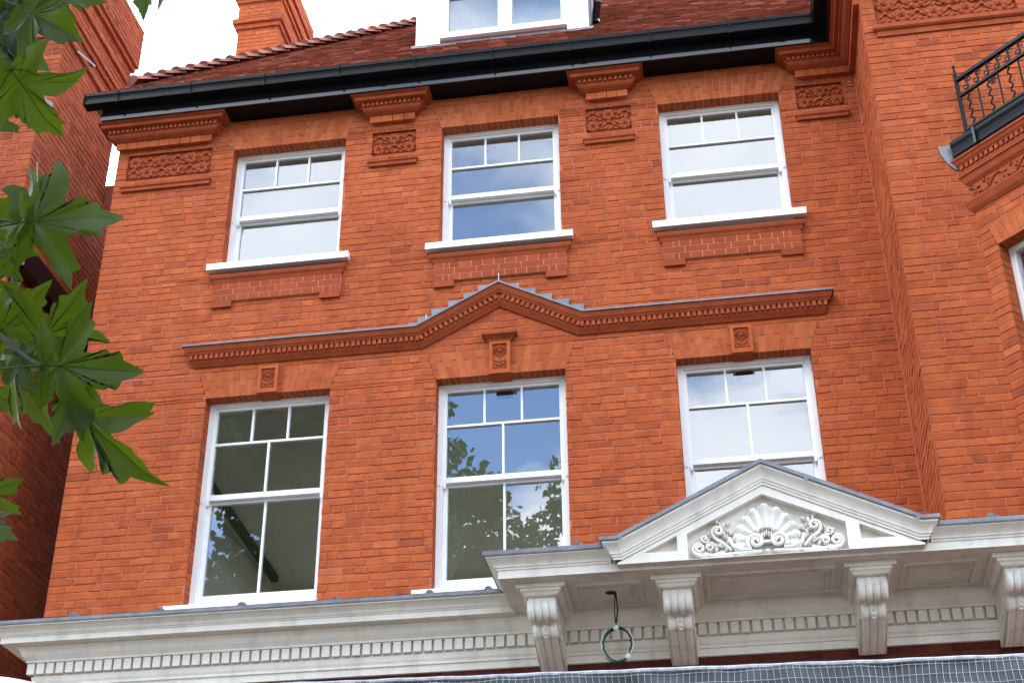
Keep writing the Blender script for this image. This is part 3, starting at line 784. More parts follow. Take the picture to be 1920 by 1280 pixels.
# house chimney on the left flank
def stack(owner, x0, x1, y0, y1, z0, levels, name, seed):
    """square brick stack; levels = list of (z bottom, z top, projection)"""
    core = MB(); ws = []
    for za, zb, p in levels:
        a, b, c, d = x0-p, x1+p, y0-p, y1+p
        core.box(a+.006, b-.006, c+.006, d-.006, za, zb)
        w = Wall((a, c, 0), (1, 0, 0), (0, -1, 0), seed); w.lay(0, b-a, za, zb, zref=za); ws.append(w)
        w = Wall((b, c, 0), (0, 1, 0), (1, 0, 0), seed+1); w.lay(0, d-c, za, zb, zref=za); ws.append(w); seed += 2
    ch = core.build(name, MT['mortar'], owner)
    st = MB()
    for w in ws:
        for b in w.bricks: w.geo(st, b)
    st.build('brickwork', MT['brick'], ch, kind='stuff')
    return ch
stack(HOUSE, -4.585, -3.965, 4.0, 5.3, 11, [(11.0, 16.78, 0), (16.78, 16.86, .035), (16.86, 16.95, .075), (16.95, 17.28, .02), (17.28, 17.36, .05), (17.36, 17.50, .085), (17.50, 17.62, .05), (17.62, 17.90, .09)], 'chimney', 101)

# ------------------------------------------------------------------ ground floor cornice and hood
dz = 5.15
MPROF = [(.0, 5.60), (.335, 5.632), (.335, 5.622), (.325, 5.618), (.312, 5.612), (.298, 5.602), (.285, 5.592), (.276, 5.580), (.272, 5.572), (.262, 5.571), (.258, 5.560), (.25, 5.558), (.25, 5.5135), (.236, 5.513), (.232, 5.520), (.15, 5.520), (.148, 5.50), (.135, 5.485), (.118, 5.45), (.095, 5.425), (.088, 5.418), (.088, 5.402), (.076, 5.40), (.034, 5.398), (.034, 5.302), (.048, 5.30), (.046, 5.285), (.040, 5.262), (.030, 5.246), (.028, 5.238), (.042, 5.236), (.042, 5.222), (.026, 5.220), (.026, 5.165), (.0, 5.164)]
path = [(GXL, -.02), (GXL, YB), (.31, YB)]
m = MB(); plan_sweep(m, path, MPROF); COR = m.build('cornice', MT['stucco'], HOUSE)
# under and right of the hood only the bed mould continues along the wall
m = MB(); plan_sweep(m, [(.31, YB), (GXR, YB)], [(.15, 5.535)]+[q for q in MPROF if q[0] <= .15 and q[1] < 5.53][0:]); m.build('bed_mould', MT['stucco'], COR)
bd = MB(); L0 = GXL-.05
bd.box(-.0295, .0295, -.027, .018, 0, .0835)
dme = bd.mesh('dentil', MT['stucco'])
x = GXL-.05+.0
while x < GXR-.03:
    o = link('dentil', dme, COR); o.location = (x+.0, YB-.050, 5.314); x += .0795
y = YB+.06
lead = MB()
lp = offset_path(path, .345)
plan_sweep(lead, path, [(.0, 5.634), (.332, 5.6335), (.345, 5.632), (.348, 5.640), (.348, 5.662), (.340, 5.668)])
lead.add([(lp[0][0], -.02, 5.72), (lp[1][0], lp[1][1], 5.668), (.6, lp[1][1], 5.668), (.6, -.02, 5.72)], [(0, 1, 2, 3)])
LEAD = lead.build('lead_roof', MT['lead'], HOUSE)
def lead_roll(x, y, z):
    r_ = MB(); r_.tube([(x, y-.005, z+.008), (x, y+.04, z+.022), (x, y+.4, z+.03)], [.022, .03, .03], 8); r_.tube([(x-.03, y+.02, z+.004), (x+.045, y+.02, z+.004)], .014, 6); r_.build('lead_roll', MT['lead'], LEAD, smooth=True)
for x in (-3.16, -2.46, -1.80, -1.06, -.33, .12): lead_roll(x, YB-.34, 5.662)

# hood
HXL, HXR, HY = .289, 4.121, -1.875
HPROF = [(.0, 5.68), (.082, 5.672), (.082, 5.662), (.074, 5.658), (.062, 5.650), (.048, 5.640), (.036, 5.630), (.026, 5.618), (.022, 5.606), (.012, 5.605), (.010, 5.590), (.0, 5.588), (.0, 5.529), (-.02, 5.529), (-.024, 5.537)]
hpath = [(HXL, YB-.02), (HXL, HY), (HXR, HY), (HXR, YB-.02)]
m = MB(); plan_sweep(m, hpath, HPROF[11:])
for hp_ in ([(HXL, YB-.02), (HXL, HY), (1.10, HY)], [(3.30, HY), (HXR, HY), (HXR, YB-.02)]): plan_sweep(m, hp_, HPROF[:12])
m.add([(HXL+.02, YB, 5.537), (HXL+.02, HY+.02, 5.537), (HXR-.02, HY+.02, 5.537), (HXR-.02, YB, 5.537)], [(0, 1, 2, 3)])
HOOD = m.build('hood', MT['stucco'], HOUSE)
m = MB()
for hp_ in ([(HXL, YB-.02), (HXL, HY), (1.10, HY)], [(3.30, HY), (HXR, HY), (HXR, YB-.02)]): plan_sweep(m, hp_, [(.0, 5.681), (.084, 5.673), (.094, 5.671), (.097, 5.680), (.097, 5.706), (.085, 5.712), (-.4, 5.73)])
m.add([(HXL+.4, YB, 5.75), (HXL+.4, HY+.4, 5.73), (HXR-.4, HY+.4, 5.73), (HXR-.4, YB, 5.75)], [(0, 1, 2, 3)])
m.build('lead_roof', MT['lead'], HOOD)
for x in (.86, 3.72): lead_roll(x, HY-.085, 5.708)
# soffit mouldings
def soffit_panel(x0, x1, y0, y1):
    for k, (ins, w, h) in enumerate(((0, .018, .016), (.045, .012, .011), (.085, .008, .007))):
        m = MB(); a, b, c, d = x0+ins, x1-ins, y0+ins, y1-ins; z = 5.537
        for q in ((a, b, c, c+w), (a, b, d-w, d), (a, a+w, c+w, d-w), (b-w, b, c+w, d-w)): m.box(q[0], q[1], q[2], q[3], z-h, z+.002)
        m.build('soffit_moulding', MT['stucco'], HOOD)
soffit_panel(.80, 1.285, -1.66, -1.22); soffit_panel(1.75, 2.65, -1.70, -1.24); soffit_panel(3.12, 3.63, -1.66, -1.22)
for i, (a, b) in enumerate(((.72, 1.40), (1.68, 2.74), (3.02, 3.70))):
    m = MB(); m.box(a, b, -1.175, -1.155, 5.527, 5.539); m.box(a+.02, b-.02, -1.19, -1.184, 5.531, 5.539); m.build('soffit_moulding', MT['stucco'], HOOD)

# consoles
def console(xc):
    b = MB()
    Y = lambda d: YB-d
    b.box(xc-.178, xc+.178, Y(.755), Y(.02), 5.500, 5.5355); b.box(xc-.146, xc+.146, Y(.738), Y(.02), 5.480, 5.4999)
    b.sweep([[(xc-.146+p, Y(.02), z), (xc-.146+p, Y(.738-p), z), (xc+.146-p, Y(.738-p), z), (xc+.146-p, Y(.02), z)] for p, z in ((0, 5.48), (.012, 5.474), (.022, 5.462), (.026, 5.455), (.1, 5.452))])
    c = b.build('console', MT['stucco'], HOOD)
    body = MB()
    pf = [(.02, 5.454), (.66, 5.454), (.685, 5.43), (.695, 5.39), (.68, 5.355), (.645, 5.335), (.60, 5.325), (.555, 5.32), (.545, 5.315), (.48, 5.285), (.42, 5.245), (.34, 5.200), (.24, 5.155), (.14, 5.125), (.06, 5.108), (.02, 5.105)]
    body.prism_x([(Y(d), z) for d, z in pf], xc-.097, xc+.097)
    body.build('console_body', MT['stucco'], c)
    def roll(cy, cz, r, hw, n, amp, a0, a1):
        m = MB(); rows = []; K = 8*n
        for i in range(19):
            a = a0+(a1-a0)*i/18; row = []
            for k in range(K+1):
                s = k/K; f = abs(math.sin(math.pi*n*s)); rr = r-amp+amp*math.sqrt(f)
                row.append((xc-hw+2*hw*s, cy-rr*math.cos(a), cz+rr*math.sin(a)))
            rows.append(row)
        m.sweep(rows)
        for sgn in (-1, 1):
            m.add([(xc+sgn*hw, cy-(r-amp)*math.cos(a0+(a1-a0)*i/18), cz+(r-amp)*math.sin(a0+(a1-a0)*i/18)) for i in range(19)], [tuple(range(19))])
        return m
    roll(Y(.615), 5.378, .090, .104, 4, .018, R(65), R(-130)).build('upper_scroll', MT['carving'], c, smooth=True)
    r2 = roll(Y(.455), 5.286, .076, .087, 3, .016, R(85), R(-125))
    for k in range(6):
        a = R(60-26*k); r2.blob((xc, Y(.455)-.072*math.cos(a), 5.286+.072*math.sin(a)), .014, .014, .012, 0, 6, 3)
    r2.build('lower_scroll', MT['carving'], c, smooth=True)
    m = MB(); K = 24; rows = []
    spine = [(.455, 5.225), (.43, 5.215), (.39, 5.200), (.33, 5.176), (.24, 5.146), (.15, 5.117), (.075, 5.100)]
    for i, (d, z) in enumerate(spine):
        row = []; hw = .082-.004*i/6
        for k in range(K+1):
            s = k/K; f = abs(math.sin(math.pi*3*s))**.5*.018
            row.append((xc-hw+2*hw*s, Y(d)-f*.75, z-f*.6-.004))
        rows.append(row)
    m.sweep(rows); m.build('fluted_shaft', MT['carving'], c, smooth=True)
    lf = MB()
    for sx in (-1, 1):
        for k, (d, z) in enumerate(((.6, 5.36), (.43, 5.29), (.35, 5.25), (.27, 5.23), (.2, 5.2), (.13, 5.17))):
            rr = (.055, .035, .028, .026, .022, .018)[k]
            lf.tube([(xc+sx*.099, Y(d)-rr*(1-.12*j)*math.cos(j*.75), z+rr*(1-.12*j)*math.sin(j*.75)) for j in range(8)], .007, 5)
    lf.build('side_carving', MT['carving'], c, smooth=True, kind='stuff')
for xc in (.572, 1.54, 2.888, 3.885): console(xc)

# pediment
PX, PYF = 2.2, -1.958
p = MB()
def face_with_holes(mb, loops, y, depth):
    pts = [q for l in loops for q in l]
    tris = tessellate_polygon([[Vector((a, b, 0)) for a, b in l] for l in loops])
    mb.add([(a, y, b) for a, b in pts], [tuple(t) for t in tris])
    for l in loops[1:]:
        n = len(l)
        for i in range(n):
            a, b = l[i], l[(i+1) % n]; mb.add([(a[0], y, a[1]), (b[0], y, b[1]), (b[0], y+depth, b[1]), (a[0], y+depth, a[1])], [(0, 1, 2, 3)])
        mb.add([(a, y+depth, b) for a, b in l], [tuple(range(n))])
ZB = 5.546
outer = [(1.150, ZB), (3.250, ZB), (3.250, ZB+.012), (PX, 6.075), (1.150, ZB+.012)]
hole = [(1.645, ZB+.004), (2.740, ZB+.004), (2.740, 5.752), (PX-.012, 6.005), (1.645, 5.742)]
tl = [(1.335, 5.618), (1.572, 5.618), (1.572, 5.732)]; tr = [(2.83, 5.618), (3.065, 5.618), (2.83, 5.732)]
face_with_holes(p, [outer, hole, tl, tr], PYF, .07)
p.add([(1.15, PYF, ZB), (3.25, PYF, ZB), (3.25, HY+.03, ZB), (1.15, HY+.03, ZB)], [(0, 1, 2, 3)])
p.prism([(1.150, ZB+.001), (3.250, ZB+.001), (3.250, ZB+.012), (PX, 6.075), (1.150, ZB+.012)], PYF+.075, HY+.5)
PED = p.build('pediment', MT['stucco'], HOOD)
RP = [(1.135, 5.577), (1.185, 5.577), (PX, 6.072), (3.215, 5.577), (3.265, 5.577)]
rat, rd_, rn_ = xz_path(RP)
def rake(profile, mt, name, par):
    rows = []
    for q, h in profile:
        pp = rat(h); pp[0] = (pp[0][0]-q, pp[0][1]); pp[-1] = (pp[-1][0]+q, pp[-1][1])
        rows.append([(pp[0][0], HY+.4, pp[0][1])]+[(x, PYF-q, z) for x, z in pp]+[(pp[-1][0], HY+.4, pp[-1][1])])
    mm = MB(); mm.sweep(rows); return mm.build(name, mt, par)
rake([(0, 0), (.012, .0), (.014, .014), (.022, .018), (.026, .034), (.034, .036), (.035, .044), (.04, .056), (.05, .072), (.062, .085), (.076, .096), (.083, .102), (.084, .116), (.0, .118)], MT['stucco'], 'raking_moulding', PED)
rake([(0, .119), (.088, .119), (.096, .116), (.099, .122), (.099, .146), (.085, .152), (-.3, .154)], MT['lead'], 'lead_capping', PED)
for x, f in ((1.86, .33), (2.50, .7), (1.185, 0), (3.215, 0)):
    s = MB(); z = 6.072+.15-abs(x-PX)*.4877 if f else 5.577+.14
    a = math.atan(.4877)*(1 if x < PX else -1) if f else 0
    s.add([(x-.012, PYF-.103, z-.03), (x+.012, PYF-.103, z-.03+.024*math.tan(a)), (x+.012, PYF-.103, z+.01), (x-.012, PYF-.103, z+.01), (x-.012, PYF+.2, z+.02), (x+.012, PYF+.2, z+.02)], [(0,1,2,3),(3,2,5,4)])
    s.build('lead_joint', MT['lead'], PED)
# carved shell and scrolls in the tympanum
ty = PYF+.068
s = MB(); cx, cz = PX-.005, 5.655
for i in range(11):
    a = R(-8+196*i/10); ln = .285-.055*abs(math.cos(a))
    ux, uz = math.cos(a), math.sin(a); vx, vz = -uz, ux
    rows = []
    for k in range(9):
        f = k/8; d = .05+(ln-.05)*f; w = (.014+.052*f)*(1 if k < 8 else .72); h = .018+.030*f+(.012 if k == 7 else 0); h = h if k < 8 else .006
        rows.append([(cx+ux*d+vx*w*t, ty-.008-h*(math.cos(t*1.45)**.8 if True else 0), cz+uz*d+vz*w*t) for t in (-1, -.6, 0, .6, 1)])
    s.sweep(rows)
    s.blob((cx+ux*(ln-.012), ty-.02, cz+uz*(ln-.012)), .022, .035, .034, a, 8, 4)
s.build('shell_carving', MT['carving'], PED, smooth=True)
def spiral(x, z, r0, turns, sgn, a0, y, rt, hand=1):
    pts = []; n = int(14*turns)+2
    for i in range(n+1):
        f = i/n; a = a0+hand*2*math.pi*turns*f; r = r0*(1-f)+.006
        pts.append((x+sgn*r*math.cos(a), y-.012*f, z+r*math.sin(a)))
    return pts
def carve(name, fn):
    m = MB(); fn(m); return m.build(name, MT['carving'], PED, smooth=True)
for sx in (-1, 1):
    X = lambda d: PX-.005+sx*d
    carve('scroll', lambda m: m.tube([(X(.26), ty-.03, 5.70), (X(.235), ty-.04, 5.635), (X(.17), ty-.05, 5.600)]+spiral(X(.078), 5.652, .056, 1.75, sx, R(-60), ty-.055, .013, -1 if False else 1), .0155, 7))
    carve('scroll', lambda m: m.tube([(X(.25), ty-.03, 5.61), (X(.30), ty-.035, 5.66), (X(.36), ty-.035, 5.705)]+spiral(X(.335), 5.755, .038, 1.4, sx, R(-40), ty-.035, .01), .012, 6))
    carve('scroll', lambda m: m.tube([(X(.30), ty-.03, 5.60), (X(.38), ty-.04, 5.578), (X(.45), ty-.045, 5.585)]+spiral(X(.475), 5.628, .040, 1.6, sx, R(-70), ty-.045, .01), .0125, 6))
    carve('scroll', lambda m: m.tube([(X(.31), ty-.03, 5.64), (X(.36), ty-.03, 5.66)]+spiral(X(.395), 5.640, .026, 1.4, sx, R(120), ty-.04, .01, -1), .0095, 6))
    carve('scroll', lambda m: m.tube(spiral(X(.43), 5.705, .024, 1.3, sx, R(190), ty-.035, .01), .009, 6))
    def leaves(m):
        r = random.Random(5)
        for k in range(34):
            f = k/33; d = .25+.25*f; zt = 5.86-(d-.22)*.62; z = 5.585+(zt-5.585)*r.random()
            m.blob((X(d), ty-.01, z), r.uniform(.014, .03), r.uniform(.02, .045), r.uniform(.010, .016), r.uniform(0, 3.14), 7, 3)
        for k in range(7):
            d = .268+.012*k; z = 5.68+.028*k
            m.blob((X(d), ty-.01, z if k < 6 else 5.84), .030, .032, .012, R(65)*sx+(.6 if k % 2 else -.5)*1, 7, 3)
        m.tube([(X(.04), ty-.04, 5.585), (X(.12), ty-.045, 5.578), (X(.2), ty-.045, 5.572), (X(.28), ty-.045, 5.566), (X(.36), ty-.05, 5.562), (X(.44), ty-.05, 5.565), (X(.5), ty-.05, 5.59), (X(.515), ty-.05, 5.62)], [.014, .02, .016, .022, .016, .02, .014, .008], 7)
        for d in (.22, .23, .41): m.blob((X(d), ty-.03, 5.570), .024, .045, .022, 0, 8, 4)
    carve('leaf_carving', leaves)['kind'] = 'stuff'
def husk(m):
    for k in range(5):
        a = R(-150+30*k); m.blob((PX-.005+math.cos(a)*.02, ty-.03, 5.592+math.sin(a)*.02), .026, .04, .010, a, 7, 3)
    m.box(PX-.04, PX+.03, ty-.05, ty-.01, 5.645, 5.665)
    for k in range(7): m.blob((PX-.005+(k-3)*.016, ty-.03, 5.69+.010*(3-abs(k-3))), .009, .03, .03, 0, 6, 3)
    for dx, dz_, a in ((-.07, .735, -.4), (-.03, .752, .3), (.02, .752, -.3), (.06, .735, .4), (-.095, .71, -.8), (.085, .71, .8)): m.blob((PX-.005+dx, ty-.035, 5.0+dz_), .032, .035, .014, a, 7, 3)
carve('husk_carving', husk)
hl = MB(); n = 18
hl.add([(1.05+.040*math.cos(2*math.pi*i/n), -1.456+.040*math.sin(2*math.pi*i/n), 5.5355) for i in range(n)], [tuple(range(n))]); hl.build('cable_hole', MT['dark'], HOOD)

# black lighting track in the first floor room
t = MB(); a, b = Vector((-3.772, 2.50, 8.76)), Vector((-3.885, 5.65, 8.76)); t.tube([a, b], .062, 4)
tagged(t.build('track_light', MT['cableblack']), 'long black lighting track on the ceiling seen through the lower left window', 'light track')

# ================================================================== RIGHT HOUSE (projecting wing with canted bay)
BX, BS = 4.215, math.sqrt(.5)
RH = thing('brick_house', 'projecting red brick wing with canted bay and iron balcony at the right edge', 'house')
rw = Wall((XR, YB, 0), (1, 0, 0), (0, -1, 0), 51)
WPAN = (3.695, 4.95, 11.055, 11.40)
rholes = [(WPAN[2], WPAN[3], lambda z: (WPAN[0]-XR, WPAN[1]-XR))]
rw.lay(0, 3.2, 5.7, 12.6, rholes, zref=.02)
rr = Wall((XR, 0, 0), (0, -1, 0), (-1, 0, 0), 52); rr.lay(-.04, -YB, 5.6, 12.6, zref=.02)
bo = Vector((BX, YB, 0)); bu = Vector((BS, -BS, 0)); bn = Vector((-BS, -BS, 0))
bay = Wall(bo, bu, bn, 53)
WS0, WS1, WZ0, WZ1, WT = .155, 1.05, 6.4, 8.47, 8.70
bholes = [(WZ0, WZ1, lambda z: (WS0, WS1)), (WZ1, WT, lambda z: (WS0-(z-WZ1)*.3, WS1+(z-WZ1)*.3))]
bay.lay(0, 1.42, 4.4, 8.90, bholes, zref=.03)
bj = Wall(bo+bu*WS0, -bn, bu, 54); bj.lay(0, .13, WZ0, WZ1, zref=.03)
bf = Wall(bo+bu*1.42, (1, 0, 0), (0, -1, 0), 55); bf.lay(0, 2.2, 4.4, 8.90, zref=.03)
build_walls(RH, [rw, rr, bay, bj, bf])
q = MB(); q.prism([(XR-.010, 5.6), (XR+.01, 5.6), (XR+.01, 11.34), (XR-.010, 11.34)], -.010, .02); q.build('corner_joint', MT['mortar'], RH)
cor_ = MB(); cor_.box(XR+.05, 6.8, YB+.05, YB+.4, 5.7, 12.6); cor_.box(4.11, 7.9, YB+.06, YB+.4, 0, 5.7)
pl_ = [bo-bn*-.0+Vector((.06, .02, 0)), bo+bu*1.42-bn*.05+Vector((.02, .03, 0)), bo+bu*1.42+Vector((2.2, .03, 0)), Vector((bo.x+3.2, YB+.02, 0))]
for za_, zb_ in ((0, 6.2),):
    cor_.add([(p_.x, p_.y, za_) for p_ in pl_]+[(p_.x, p_.y, zb_) for p_ in pl_], [(0,1,2,3),(7,6,5,4),(0,1,5,4),(1,2,6,5),(2,3,7,6),(3,0,4,7)])
cor_.build('wall_core', MT['mortar'], RH)
def B(s, o, z): v = bo+bu*s+bn*o; return (v.x, v.y, z)
m = MB()
# arch over the bay window
fl = MB(); k0 = .07
fl.add([B(WS0, -.004, WZ1), B(WS1, -.004, WZ1), B(WS1+k0, -.004, WT), B(WS0-k0, -.004, WT)], [(0, 1, 2, 3)])
AR = fl.build('flat_arch', MT['cream'], RH)
n = 15
for i in range(n):
    s0, s1 = i/n, (i+1)/n; t = rnd.random()
    lo0, lo1 = WS0+(WS1-WS0)*s0+.002, WS0+(WS1-WS0)*s1-.002; h0, h1 = WS0-k0+(WS1-WS0+2*k0)*s0+.002, WS0-k0+(WS1-WS0+2*k0)*s1-.002
    q = MB(); vs = [B(lo0, .002, WZ1), B(lo1, .002, WZ1), B(h1, .002, WT), B(h0, .002, WT), B(lo0, -.13, WZ1), B(lo1, -.13, WZ1), B(h1, -.13, WT), B(h0, -.13, WT)]
    q.add(vs, [(0,1,2,3),(0,4,5,1),(1,5,6,2),(3,2,6,7),(0,3,7,4)], t); q.build('arch_brick', MT['rubbed'], AR)
w = MB()
for a, b, z0, z1 in ((WS0, WS0+.055, WZ0, WZ1), (WS1-.055, WS1, WZ0, WZ1), (WS0+.055, WS1-.055, WZ1-.05, WZ1), (WS0+.055, WS1-.055, 7.40, 7.46)):
    v = [B(a, -.13, z0), B(b, -.13, z0), B(b, -.13, z1), B(a, -.13, z1), B(a, -.20, z0), B(b, -.20, z0), B(b, -.20, z1), B(a, -.20, z1)]
    w.add(v, [(0,1,2,3),(0,4,5,1),(1,5,6,2),(2,6,7,3),(3,7,4,0)])
W = w.build('sash_window', MT['white'], RH)
gq = MB(); gq.quad(B(WS0+.05, -.17, WZ0), B(WS1-.05, -.17, WZ0), B(WS1-.05, -.17, WZ1-.05), B(WS0+.05, -.17, WZ1-.05)); gq.build('pane', MT['glass'], W)
gq = MB(); gq.quad(B(WS0-.2, -.8, WZ0-.3), B(WS1+.2, -.8, WZ0-.3), B(WS1+.2, -.8, WZ1+.5), B(WS0-.2, -.8, WZ1+.5)); gq.build('room_lining', MT['room'], W)
# cornice of the bay with frieze, black gutter and balcony
LB = 1.42
def bsweep(profile, mt, name, par=None, close=False):
    mm = MB(); rows = []
    for o, z in profile:
        st = -o                                       # start on the wing wall: s shifts left by the projection (45 degrees)
        e = bo+bu*LB; 
        rows.append([(BX-o*math.sqrt(2), YB, z), B(LB+o*.4142, o, z), (e.x+3, e.y-o, z)])
    mm.sweep(rows); return mm.build(name, mt, par or RH)
BZ = 8.88
bsweep([(0, BZ-.01), (.010, BZ), (.03, BZ+.03), (.045, BZ+.075), (.05, BZ+.085), (.05, BZ+.10), (.022, BZ+.105), (.0, BZ+.107)], MT['terracotta'], 'bay_moulding')
BC = bsweep([(.0, 9.150), (.012, 9.150), (.014, 9.162), (.022, 9.166), (.030, 9.180), (.042, 9.225), (.046, 9.235), (.056, 9.237), (.056, 9.252), (.046, 9.256), (.052, 9.280), (.052, 9.293), (.042, 9.296), (.042, 9.342), (.066, 9.345), (.066, 9.352), (.060, 9.356), (.070, 9.364), (.084, 9.395), (.092, 9.400), (.092, 9.42), (0, 9.425)], MT['terracotta'], 'bay_cornice')
dd = MB(); s = .0
while s < LB:
    v = []
    for o in (.064, .041):
        for ds, z in ((-.017, 9.300), (.017, 9.300), (.017, 9.341), (-.017, 9.341)): v.append(B(s+ds, o, z))
    dd.add(v, [(0,1,2,3),(0,4,5,1),(1,5,6,2),(2,6,7,3),(3,7,4,0)], rnd.random()); s += .052
dd.build('dentil_row', MT['relief'], BC, kind='stuff')
fz = MB(); fz.quad(B(.0, .004, BZ+.105), B(LB, .004, BZ+.105), B(LB, .004, 9.152), B(.0, .004, 9.152))
FZ = fz.build('relief_panel', MT['relief'], RH)
def bayify(mb):                                       # from x = s, y = -out to the canted face
    mb.v = [B(x, -y, z) for x, y, z in mb.v]
for k in range(9):
    b_ = MB(); rosette(b_, .06+.145*k, -.004, 9.10 if k % 2 else 9.035, .040); bayify(b_); b_.build('rosette', MT['relief'], FZ, smooth=True)
b_ = MB(); b_.tube([(.02*i, -.012, 9.067+.05*math.cos(.02*i/.29*2*math.pi)) for i in range(70)], .007, 5)
for k in range(40): b_.blob((.02+.034*k, -.006, 9.067+(.052, -.052, .02, -.03)[k % 4]), .024, .018, .010, (.7, -.6, .2, -.9)[k % 4], 7, 3)
bayify(b_); b_.build('stem_carving', MT['relief'], FZ, smooth=True)
BG = [(.06, 9.422), (.085, 9.425), (.10, 9.44), (.102, 9.47), (.094, 9.485), (.10, 9.52), (.112, 9.545), (.115, 9.55), (.115, 9.585), (.10, 9.59), (.0, 9.59)]
mm = MB(); e_ = bo+bu*LB
mm.sweep([[B(-.035, o_, z_), B(LB+o_*.4142, o_, z_), (e_.x+3, e_.y-o_, z_)] for o_, z_ in BG])
mm.add([B(-.035, o_, z_) for o_, z_ in BG]+[B(-.035, .0, 9.422)], [tuple(range(len(BG)+1))]); mm.build('bay_gutter', MT['iron'], RH)
for s in (.22, .8):
    q = MB(); v = []
    for o in (.095, .125):
        for ds, z in ((-.012, 9.425), (.012, 9.425), (.012, 9.588), (-.012, 9.588)): v.append(B(s+ds, o, z))
    q.add(v, [(4,5,6,7),(0,1,5,4),(1,2,6,5),(2,3,7,6),(3,0,4,7)]); q.build('gutter_bracket', MT['black'], RH)
q = MB(); q.prism([(4.015, 9.588), (4.25, 9.60), (4.25, 9.33), (4.13, 9.33), (4.075, 9.40), (4.035, 9.49)], YB-.012, YB-.004); q.build('lead_flashing', MT['lead'], RH)
rl = MB()
def bb(s, o, z): return Vector(B(s, o, z))
def bar(m, p, q_, r_): m.tube([p, q_], r_, 4)
m = MB(); bar(m, bb(.11, .045, 9.57), bb(.11, .045, 10.27), .022); m.tube([bb(.11, .045, 10.27), bb(.11, .045, 10.31), bb(.11, .045, 10.37)], [.026, .014, .010], 4)
m.tube([bb(.11, .045, 10.365), bb(.11, .045, 10.385)], .014, 6)
BAL = m.build('balcony_railing', MT['iron'], RH)
for z, r_ in ((10.215, .027), (10.035, .020), (9.66, .018)):
    m = MB(); m.tube([bb(.12, .045, z), bb(LB, .045, z)]+[bb(LB, .045, z)+Vector((2, 0, 0))], r_, 4); m.build('rail', MT['iron'], BAL)
for k in range(12):
    s = .20+.105*k
    m = MB()
    if k % 2 == 0: m.tube([bb(s+.014*math.sin(i*.95), .045, 10.03-.37*i/26) for i in range(27)], .0085, 5)
    else: bar(m, bb(s, .045, 10.03), bb(s, .045, 9.66), .009)
    m.build('baluster', MT['iron'], BAL)
for k in range(11):
    s = .21+.11*k; m = MB(); pts = []
    for i in range(15): a = i/14; pts.append(bb(s+.05*(a-.5)+.02*math.sin(a*6.28), .045, 10.05+.15*a+.0*a))
    m.tube(pts, .0085, 5)
    for sg in (-1, 1):
        m.tube([bb(s+sg*.022+.020*math.cos(i*.6), .045, 10.125+sg*.03+.020*math.sin(i*.6)) for i in range(10)], .006, 5)
    m.build('scroll', MT['iron'], BAL)
m = MB(); m.tube([bb(.46+.035*(1-i/20)*math.cos(i*.6), .045, 9.97+.035*(1-i/20)*math.sin(i*.6)) for i in range(18)], .008, 5); m.build('scroll', MT['iron'], BAL)
wp = relief_panel(RH, WPAN[0], WPAN[1], WPAN[2], WPAN[3], YB, 4, sill=False)
m = MB(); a, b = WPAN[0], WPAN[1]
m.sweep([[(a-q_, YB, z), (a-q_, YB-q_, z), (b+q_, YB-q_, z), (b+q_, YB, z)] for q_, z in ((-.02, 10.905), (.015, 10.905), (.016, 10.965), (.03, 10.968), (.045, 10.985), (.045, 11.03), (-.02, 11.035))])
m.build('panel_ledge', MT['terracotta'], wp)

# ================================================================== LEFT HOUSE
LX, LY = -4.9, -.31
LH = thing('brick_house', 'neighbouring brick house with plain side wall and banded chimney across the left gap', 'house')
lw = []
w = Wall((LX, LY, 0), (0, 1, 0), (1, 0, 0), 71); w.lay(0, 1.72, 5.0, 11.95, zref=.04); lw.append(w)
w = Wall((LX, LY+1.72, 0), (0, 1, 0), (1, 0, 0), 74); w.lay(0, 3.2, 5.0, 11.65, zref=.04); lw.append(w)
w = Wall((LX-2.4, LY, 0), (1, 0, 0), (0, -1, 0), 72); w.lay(0, 2.4, 5.0, 11.95, zref=.04); lw.append(w)
levels = [(11.95, 13.02, 0.0), (13.02, 13.10, .03), (13.10, 13.24, .0), (13.24, 13.32, .03), (13.32, 13.55, .055), (13.55, 13.63, .085), (13.63, 13.82, .055), (13.82, 13.90, .09), (13.90, 14.5, .12)]
for za, zb, p_ in levels:
    w = Wall((LX+p_, -.11-p_, 0), (0, 1, 0), (1, 0, 0), 73+int(za*7)); w.lay(0, 1.5+2*p_, za, zb, zref=za); lw.append(w)
    w = Wall((-5.37-p_, -.11-p_, 0), (1, 0, 0), (0, -1, 0), 93+int(za*7)); w.lay(0, .47+2*p_, za, zb, zref=za); lw.append(w)
build_walls(LH, lw, mats=('oldbrick', 'mortar'))
c_ = MB(); c_.box(LX-2.4, LX-.006, LY+.006, 1.41, 0, 11.95); c_.box(LX-2.4, LX-.006, 1.41, 4.9, 0, 11.65); c_.build('wall_core', MT['mortar'], LH)
c_ = MB()
for za, zb, p_ in levels: c_.box(-5.37-p_+.006, LX+p_-.006, -.104-p_, 1.39+p_-.006, za, zb)
c_.build('chimney', MT['mortar'], LH)
c_ = MB(); c_.box(-6.0, LX+.012, LY-.012, -.09, 11.95, 11.985); c_.prism_x([(LY-.012, 11.94), (LY-.02, 11.955), (-.1, 12.06), (-.1, 11.94)], -6.0, LX+.010); c_.build('lead_ledge', MT['lead'], LH)
c_ = MB(); c_.add([(LX+.035, .15, 13.00), (LX+.035, .60, 13.17), (LX+.035, .60, 13.20), (LX+.035, .15, 13.035), (LX+.004, .15, 13.04), (LX+.004, .60, 13.21)], [(0,1,2,3),(3,2,5,4)]); c_.build('lead_flashing', MT['lead'], LH)
c_ = MB(); c_.box(LX+.002, LX+.16, LY, 1.415, 9.80, 10.06); c_.build('eaves_board', MT['black'], LH)
